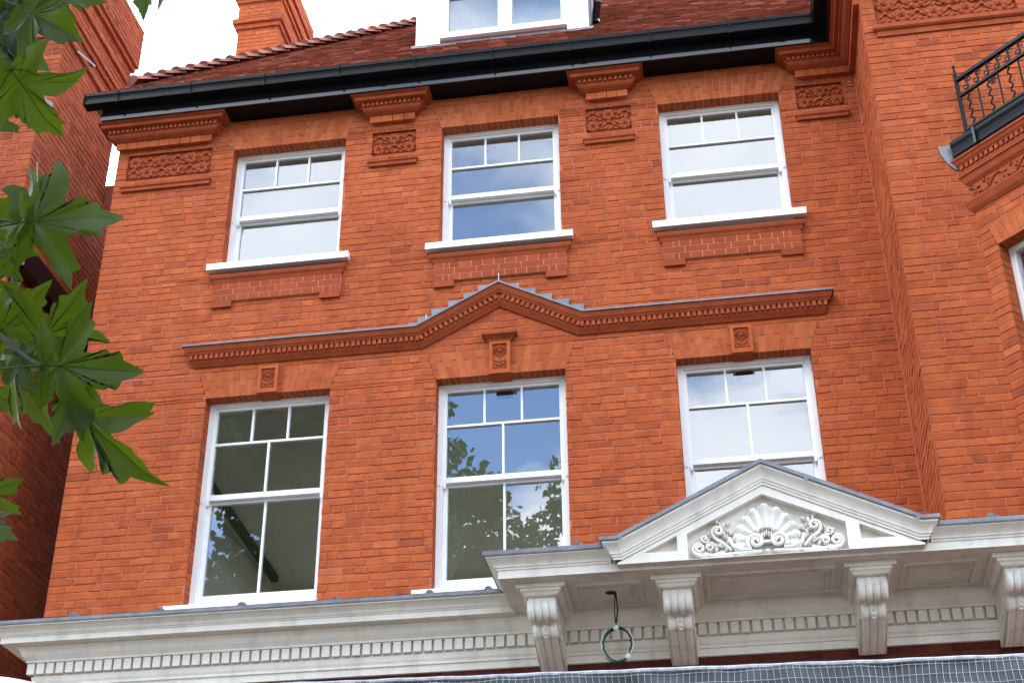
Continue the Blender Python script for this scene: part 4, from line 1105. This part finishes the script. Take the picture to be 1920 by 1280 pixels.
c_ = MB(); c_.tube([(LX+.06, -.25, 9.3), (LX+.06, -.25, 9.82)], .05, 10); c_.build('drainpipe', MT['iron'], LH, smooth=True)
c_ = MB()
for k in range(9): c_.prism_x([(1.42, 11.655+.045*k), (1.42, 11.705+.045*k), (1.50, 11.70+.045*k), (1.52, 11.655+.045*k)], LX-.3, LX+.04+.012*k)
c_.build('tile_hung_cheek', MT['tile'], LH)

# ================================================================== WIRE COIL
WC = thing('wire_coil', 'coil of green, black and white cable hanging from the white hood', 'cable', loc=(0, 0, 0))
cc = Vector((1.083, -1.456, 5.147)); rx, rz = .105, .125
def ring(ph, dx, dzr, yo, n=30):
    return [cc+Vector(((rx+dx)*math.sin(2*math.pi*i/n)*(1+.03*math.sin(3*i+ph)), yo+.010*math.sin(2*math.pi*i/n*2+ph), (rz+dzr)*math.cos(2*math.pi*i/n))) for i in range(n+1)]
for nm, mt, specs in (('green_wire', 'green', ((0, 0, 0, 0), (1, .006, .004, .012), (2.3, -.005, -.003, .008))), ('black_wire', 'cableblack', ((.7, .003, .008, .018), (1.9, -.006, .002, -.008), (3, -.001, -.006, .02))), ('white_wire', 'cablewhite', ((1.2, .009, .002, -.004),))):
    m = MB()
    for ph, dx, dzr, yo in specs: m.tube(ring(ph, dx, dzr, yo), .0042 if nm == 'white_wire' else .0062, 6, cap=False)
    if nm == 'black_wire':
        m.tube([(1.085, -1.456, 5.54), (1.092, -1.456, 5.47), (1.094, -1.456, 5.39), (1.082, -1.456, 5.31), (1.078, -1.456, 5.265)], .006, 6)
        m.tube([(1.079, -1.45, 5.54), (1.076, -1.45, 5.46), (1.072, -1.45, 5.38), (1.075, -1.45, 5.31), (1.078, -1.45, 5.265)], .0045, 6)
    m.build(nm, MT[mt], WC, smooth=True)
for p_ in ((1.078, -1.456, 5.268), (1.155, -1.456, 5.052)):
    m = MB(); m.tube([(p_[0]-.012, p_[1], p_[2]-.014), (p_[0]+.012, p_[1]-.005, p_[2]+.014)], .018, 7); m.tube([(p_[0]+.008, p_[1]-.02, p_[2]), (p_[0]+.014, p_[1]-.025, p_[2]-.03)], .005, 4); m.build('cable_tie', MT['cablewhite'], WC)

# ================================================================== SHEETING ON THE HOARDING
SY = -4.0
SH = thing('scaffold_sheeting', 'grey reinforced sheeting with a white grid, stretched along the bottom edge below the hood', 'sheeting')
def ztop(x): return 4.126-(x+.044)*.0173+.0012*math.sin(x*9)+.0012*math.sin(x*23)
def crease(x, k): u = (x/.19+.03*k) % 1; return .020*abs(u-.5)-.006
m = MB(); rows = []; xs = [-.6+.019*i for i in range(270)]
for k in range(12):
    rows.append([(x, SY+crease(x, k)+.010*math.sin(x*5+k*.7)+.008*math.sin(x*17-k), ztop(x)-.09*k) for x in xs])
m.sweep(rows); m.build('sheet', MT['sheeting'], SH, smooth=True)
m = MB(); x = -.55
while x < 4.5:
    m.tube([(x+.006*math.sin(k*1.7+x*5)+.02*k*.09, SY-.007+crease(x, k)+.010*math.sin(x*5+k*.7)+.008*math.sin(x*17-k), ztop(x)-.09*k) for k in range(12)], .0017, 4, cap=False); x += .034
for j in range(16):
    m.tube([(x, SY-.008+crease(x, j*.6)+.010*math.sin(x*5+j*.7*.6)+.008*math.sin(x*17-j*.6), ztop(x)-.054*j-.02) for x in xs[::2]], .0017, 4, cap=False)
m.build('grid_thread', MT['strand'], SH, kind='stuff')
m = MB(); m.tube([(x, SY-.004, ztop(x)+.004) for x in xs], .011, 6); m.build('hem', MT['hem'], SH, smooth=True)
for x in (-.5, 1.9, 4.4):
    m = MB(); m.tube([(x, SY+.06, .11), (x, SY+.06, 3.98)], .024, 8); m.build('scaffold_tube', MT['steel'], SH)
m = MB(); m.tube([(-.6, SY+.05, 3.95), (4.5, SY+.05, 3.90)], .02, 8); m.build('top_rail', MT['steel'], SH)
PSH = thing('plastic_sheet', 'pale plastic sheet edge just showing in the bottom left corner', 'plastic sheet')
m = MB(); rows = []
for k in range(8):
    rows.append([(-2.75+.06*i, SY-.05*k-.01*math.sin(i*.8), 4.285-.012*((i/10-.6)**2)*6-.05*k*(1+.1*math.sin(i))-max(0, i-9)*.006) for i in range(19)])
m.sweep(rows); m.build('sheet', MT['plastic'], PSH, smooth=True)
m = MB(); m.tube([(-2.5, SY+.02, .11), (-2.5, SY+.02, 4.2)], .024, 8); m.tube([(-2.8, SY+.01, 4.18), (-1.6, SY+.01, 4.18)], .02, 8); m.build('scaffold_tube', MT['steel'], PSH)

# ================================================================== NEAR PLANE TREE
LOBES = [(0, .0, .0)]
def leaf_outline():
    # (x, y) right half from base to tip, unit length along +Y
    h = [(0, .0), (.05, -.05), (.14, -.08), (.22, -.05), (.34, -.10), (.47, -.05), (.40, .04), (.34, .09), (.27, .15), (.35, .21), (.48, .27), (.56, .35), (.74, .45), (.60, .485), (.53, .55), (.42, .52), (.30, .48), (.185, .445), (.165, .51), (.19, .58), (.25, .67), (.18, .70), (.21, .79), (.11, .83), (.07, .92), (0, 1.04)]
    return h
def leaf_mesh(seed, fold, droop, wid):
    r = random.Random(seed); h = leaf_outline(); base = h+[(-x, y) for x, y in h[-2:0:-1]]
    base = [(x*wid*(1+r.uniform(-.14, .14)), y+r.uniform(-.03, .03)) for x, y in base]
    c = (0, .16); mb = MB(); K = 7; pts = []
    for i, (x, y) in enumerate(base):
        pts.append((x, y)); x2, y2 = base[(i+1) % len(base)]; L = math.hypot(x2-x, y2-y)
        if L > .07:
            mx_, my_ = (x+x2)/2, (y+y2)/2; d = math.hypot(mx_, my_-c[1]) or 1; o_ = r.uniform(.0, .02)
            pts.append((mx_+mx_/d*o_, my_+(my_-c[1])/d*o_))
    axes = [(-2.0), (-1.02), 0.0, 1.02, 2.0]; p1, p2, p3 = r.uniform(0, 6), r.uniform(0, 6), r.uniform(-.25, .25)
    curl = r.uniform(.2, .9)*droop
    def bend(x, y):
        dx, dy = x-c[0], y-c[1]; rr = math.hypot(dx, dy); an = math.atan2(dx, dy)
        dl = min(abs(an-q) for q in axes); perp = rr*math.sin(min(dl, 1.2))
        z = fold*1.6*perp-curl*rr*rr*(1+.5*math.cos(an+p1))+.035*math.sin(6*an+p2)*rr+.018*math.sin(11*rr+p1+2*an)+p3*x*y
        return (x, y, z)
    rings = []
    for k in range(1, K+1):
        f = k/K; rings.append([bend(c[0]+(x-c[0])*f, c[1]+(y-c[1])*f) for x, y in pts])
    n = len(pts); vs = [bend(*c)]+[q for rg in rings for q in rg]; fs = [(0, 1+i, 1+(i+1) % n) for i in range(n)]
    for k in range(K-1):
        for i in range(n): a = 1+k*n+i; b = 1+k*n+(i+1) % n; fs.append((a, a+n, b+n, b))
    mb.add(vs, fs, r.random())
    for tx, ty_, w in ((0, .98, .009), (.72*wid, .44, .006), (-.72*wid, .44, .006), (.44*wid, -.05, .004), (-.44*wid, -.05, .004)):
        P = [bend(c[0]*1+(tx-0)*f, .02+(ty_-.02)*f) for f in [i/6 for i in range(7)]]
        L = math.hypot(tx, ty_-.02); nx, ny = -(ty_-.02)/L, tx/L
        for dz_ in (.0015, -.0015):
            rows = [[(p_[0]-nx*w*(1-.12*i), p_[1]-ny*w*(1-.12*i), p_[2]+dz_) for i, p_ in enumerate(P)], [(p_[0]+nx*w*(1-.12*i), p_[1]+ny*w*(1-.12*i), p_[2]+dz_) for i, p_ in enumerate(P)]]
            mb.sweep(rows, .6, 1)
    mb.tube([bend(0, .03), (0.02, -.12, .01), (.05, -.3, .0), (.07, -.42, .05)], .011, 5, .4, 1)
    return mb.mesh('leaf', [MT['leaf'], MT['vein']], True)
NT = thing('plane_tree', 'near plane tree whose lobed green leaves hang in from the upper left', 'tree', loc=(0, 0, 0))
tk = MB(); tk.tube([(-4.3, -9.6, -.02), (-4.28, -9.58, 1.2), (-4.2, -9.55, 3.0), (-4.25, -9.4, 5.0), (-4.4, -9.1, 7.0), (-4.7, -8.8, 9.0), (-4.9, -8.6, 11.5)], [.36, .28, .25, .22, .18, .13, .05], 14)
tk.build('trunk', MT['bark'], NT, smooth=True)
br = MB(); br.tube([(-4.2, -9.5, 3.6), (-3.0, -9.35, 4.3), (-1.8, -9.3, 4.45), (-.8, -9.2, 4.25), (-.1, -9.05, 3.75), (.20, -8.94, 3.42), (.295, -8.917, 3.369), (.40, -8.955, 3.275), (.451, -8.97, 3.239)], [.11, .085, .06, .04, .022, .010, .0065, .005, .003], 8)
br.tube([(-.8, -9.2, 4.25), (-.3, -9.25, 4.3), (.05, -9.27, 4.2), (.305, -9.276, 4.112), (.45, -9.32, 4.05)], [.03, .02, .012, .007, .003], 7)
br.tube([(-.1, -9.05, 3.75), (.10, -9.08, 3.62), (.25, -9.12, 3.58), (.40, -9.13, 3.53)], [.014, .009, .006, .003], 6)
br.tube([(.451, -8.97, 3.239), (.47, -8.93, 3.22), (.492, -8.87, 3.205)], [.003, .0025, .002], 5)
br.build('branch', MT['twig'], NT, smooth=True)
LEAVES = [
    ((0.339, -9.31, 4.09), (0.705, 0.29, -0.647), (0.337, -0.94, -0.054), 0.189, 1.00),
    ((0.469, -9.306, 4.09), (0.276, 0.225, -0.934), (0.51, -0.858, -0.056), 0.172, 0.95),
    ((0.331, -9.316, 3.937), (0.854, -0.005, -0.52), (-0.461, -0.47, -0.753), 0.144, 1.00),
    ((0.31, -9.156, 3.918), (0.624, 0.424, -0.657), (-0.334, -0.615, -0.714), 0.132, 0.85),
    ((0.46, -9.444, 3.99), (0.423, 0.46, -0.781), (0.024, -0.867, -0.497), 0.125, 1.00),
    ((0.303, -9.045, 3.52), (0.742, 0.243, -0.625), (0.264, -0.963, -0.06), 0.104, 0.85),
    ((0.36, -8.938, 3.315), (0.318, 0.217, -0.923), (0.012, -0.974, -0.225), 0.123, 0.80),
    ((0.448, -8.975, 3.245), (0.988, 0.077, -0.137), (-0.022, -0.794, -0.608), 0.222, 1.0),
    ((0.376, -8.889, 3.356), (0.781, -0.51, 0.36), (0.265, -0.252, -0.931), 0.190, 1.10),
    ((0.492, -8.863, 3.205), (0.544, 0.212, -0.812), (-0.477, -0.717, -0.507), 0.253, 0.80),
    ((0.289, -8.83, 3.392), (0.37, -0.034, -0.929), (-0.294, -0.952, -0.083), 0.243, 0.80),
    ((0.408, -9.127, 3.529), (0.916, 0.33, 0.229), (0.396, -0.836, -0.381), 0.224, 1.05),
    ((0.434, -9.165, 3.507), (0.098, 0.451, 0.887), (0.873, 0.389, -0.295), 0.192, 0.90),
    ((0.527, -9.469, 3.673), (0.11, 0.965, -0.239), (0.199, -0.257, -0.946), 0.217, 0.85),
    ((0.531, -9.472, 3.834), (0.812, 0.119, -0.572), (-0.034, -0.968, -0.25), 0.162, 1.10),
    ((0.369, -9.366, 3.934), (0.706, 0.096, -0.702), (-0.267, -0.882, -0.389), 0.220, 1.10),
    ((0.247, -9.002, 3.601), (0.765, -0.616, 0.187), (-0.309, -0.605, -0.734), 0.149, 0.90),
    ((0.21, -8.943, 3.678), (0.806, 0.096, -0.584), (-0.345, -0.727, -0.594), 0.167, 1.00),
    ((0.214, -8.824, 3.417), (0.788, -0.256, 0.559), (0.338, -0.579, -0.742), 0.197, 0.95),
    ((0.23, -8.786, 3.028), (0.941, -0.339, -0.017), (-0.166, -0.417, -0.894), 0.142, 0.90),
    ((0.181, -8.684, 3.017), (0.878, -0.234, -0.417), (-0.156, -0.965, 0.212), 0.133, 0.80),
    ((0.628, -9.128, 4.301), (-0.091, 0.072, -0.993), (-0.012, -0.997, -0.071), 0.167, 0.80),
    ((0.66, -9.094, 4.357), (-0.199, 0.352, -0.915), (0.848, -0.406, -0.341), 0.150, 0.70),
    ((0.274, -9.208, 4.027), (0.95, -0.299, -0.091), (-0.311, -0.884, -0.349), 0.155, 1.10),
    ((0.421, -9.304, 4.134), (0.334, 0.515, -0.79), (-0.023, -0.833, -0.553), 0.152, 1.10),
    ((0.267, -9.23, 4.196), (0.448, 0.335, -0.829), (0.433, -0.893, -0.126), 0.193, 1.15),
    ((0.274, -9.012, 3.45), (0.831, -0.554, 0.054), (-0.026, -0.136, -0.99), 0.134, 0.90),
    ((0.327, -9.203, 3.734), (0.71, -0.162, 0.685), (-0.03, -0.979, -0.201), 0.119, 0.80),
    ((0.474, -9.373, 4.008), (-0.188, 0.101, -0.977), (-0.066, -0.994, -0.09), 0.203, 1.00),
    ((0.15, -8.806, 3.533), (0.921, 0.293, -0.258), (0.294, -0.955, -0.036), 0.157, 1.00),
    ((0.143, -8.769, 3.367), (0.725, 0.027, -0.688), (-0.34, -0.855, -0.391), 0.160, 0.90),
    ((0.428, -9.233, 4.221), (0.39, 0.437, -0.811), (0.084, -0.894, -0.441), 0.120, 1.00),
    ((0.144, -9.054, 4.097), (0.962, -0.242, -0.126), (-0.21, -0.358, -0.91), 0.154, 1.10),
    ((0.477, -8.862, 3.297), (-0.061, -0.113, -0.992), (0.722, -0.691, 0.034), 0.193, 0.80),
]
for i, (p_, y_, z_, l_, w_) in enumerate(LEAVES):
    me = leaf_mesh(i*3+1, rnd.uniform(.10, .34), rnd.uniform(.25, .85), 1.0)
    o = link('leaf', me, NT); y_, z_ = Vector(y_).normalized(), Vector(z_)
    z_ = (z_-y_*z_.dot(y_)).normalized(); x_ = y_.cross(z_)
    mtx = Matrix((x_*l_*w_*.90, y_*l_, z_*l_)).transposed().to_4x4(); mtx.translation = Vector(p_); o.matrix_world = mtx

# crowns: many leaf sized faces in clumps
def crown_mesh(seed, a, b, h, clumps, per, size, mat_='crown', cr=(.5, 1.0)):
    r = np.random.default_rng(seed); V = []; F = []; T = []
    cs = []
    while len(cs) < clumps:
        q = r.uniform(-1, 1, 3)
        d = np.linalg.norm(q)
        if .35 < d < 1: cs.append(q*np.array([a, b, h]))
    vs = []; ts = []
    for c in cs:
        n = per; d = r.normal(size=(n, 3)); d /= np.linalg.norm(d, axis=1)[:, None]; rad = r.uniform(*cr)*r.uniform(.25, 1, (n, 1))**.5
        p = c+d*rad*np.array([1, 1, .75])
        u = r.normal(size=(n, 3)); u /= np.linalg.norm(u, axis=1)[:, None]; w = np.cross(u, r.normal(size=(n, 3))); w /= np.linalg.norm(w, axis=1)[:, None]
        s = size*r.uniform(.6, 1.3, (n, 1)); 
        q = np.stack([p-u*s, p-w*s*.7-u*s*.1, p+u*s, p+w*s*.7-u*s*.1], 1); vs.append(q.reshape(-1, 3)); ts.append(np.clip(np.full(n, r.uniform(.1, .9))+r.uniform(-.2, .2, n), 0, 1))
    vs = np.concatenate(vs); ts = np.concatenate(ts); n = len(vs)//4
    me = bpy.data.meshes.new('crown'); me.vertices.add(len(vs)); me.vertices.foreach_set('co', vs.ravel())
    me.loops.add(4*n); me.loops.foreach_set('vertex_index', np.arange(4*n)); me.polygons.add(n); me.polygons.foreach_set('loop_start', np.arange(n)*4)
    me.update(calc_edges=True); me.materials.append(MT[mat_]); at_ = me.attributes.new('tint', 'FLOAT', 'FACE'); at_.data.foreach_set('value', ts); return me
cm = crown_mesh(3, 2.75, 2.6, 3.4, 90, 380, .085, cr=(.5, .95))
o = link('crown', cm, NT, kind='stuff'); o.location = (-5.2, -7.9, 10.6)

# ================================================================== TREES ACROSS THE STREET (mirrored in the windows)
ST = []
def street_tree(x, y, h, r_, me, label):
    t_ = thing('street_tree', label, 'tree', 'street trees across the road', loc=(x, y, 0))
    m = MB(); m.tube([(0, 0, -.02), (.05, 0, h*.2), (-.1, .1, h*.42), (.15, 0, h*.66), (.1, 0, h*.9)], [.34, .27, .22, .13, .03], 12)
    m.build('trunk', MT['bark'], t_, smooth=True)
    for k in range(7):
        a = k*2.4; z0 = h*(.38+.05*k); l_ = r_*(.75-.05*k); b_ = MB()
        b_.tube([(0, 0, z0), (math.cos(a)*l_*.5, math.sin(a)*l_*.5, z0+l_*.35), (math.cos(a)*l_, math.sin(a)*l_, z0+l_*.8)], [.10, .06, .02], 7); b_.build('branch', MT['bark'], t_, smooth=True)
    o = link('crown', me, t_, kind='stuff'); o.location = (0, 0, h*.63); return t_
ca = crown_mesh(21, 3.6, 3.4, 5.4, 110, 150, .10); cb = crown_mesh(22, 4.2, 3.6, 5.2, 120, 150, .10)
street_tree(-5.2, -18.0, 20.6, 3.8, ca, 'tall leafy street tree mirrored in the left half of the lower middle window')
street_tree(-1.9, -20.5, 18.6, 4.2, cb, 'rounded street tree mirrored low in the right half of the lower middle window')
street_tree(-13.5, -18.5, 16.0, 4.0, cb, 'leafy street tree beyond the near plane tree, mirrored dark in the lower left window')
street_tree(9.5, -19.5, 12.0, 3.8, ca, 'shorter street tree farthest right across the road')
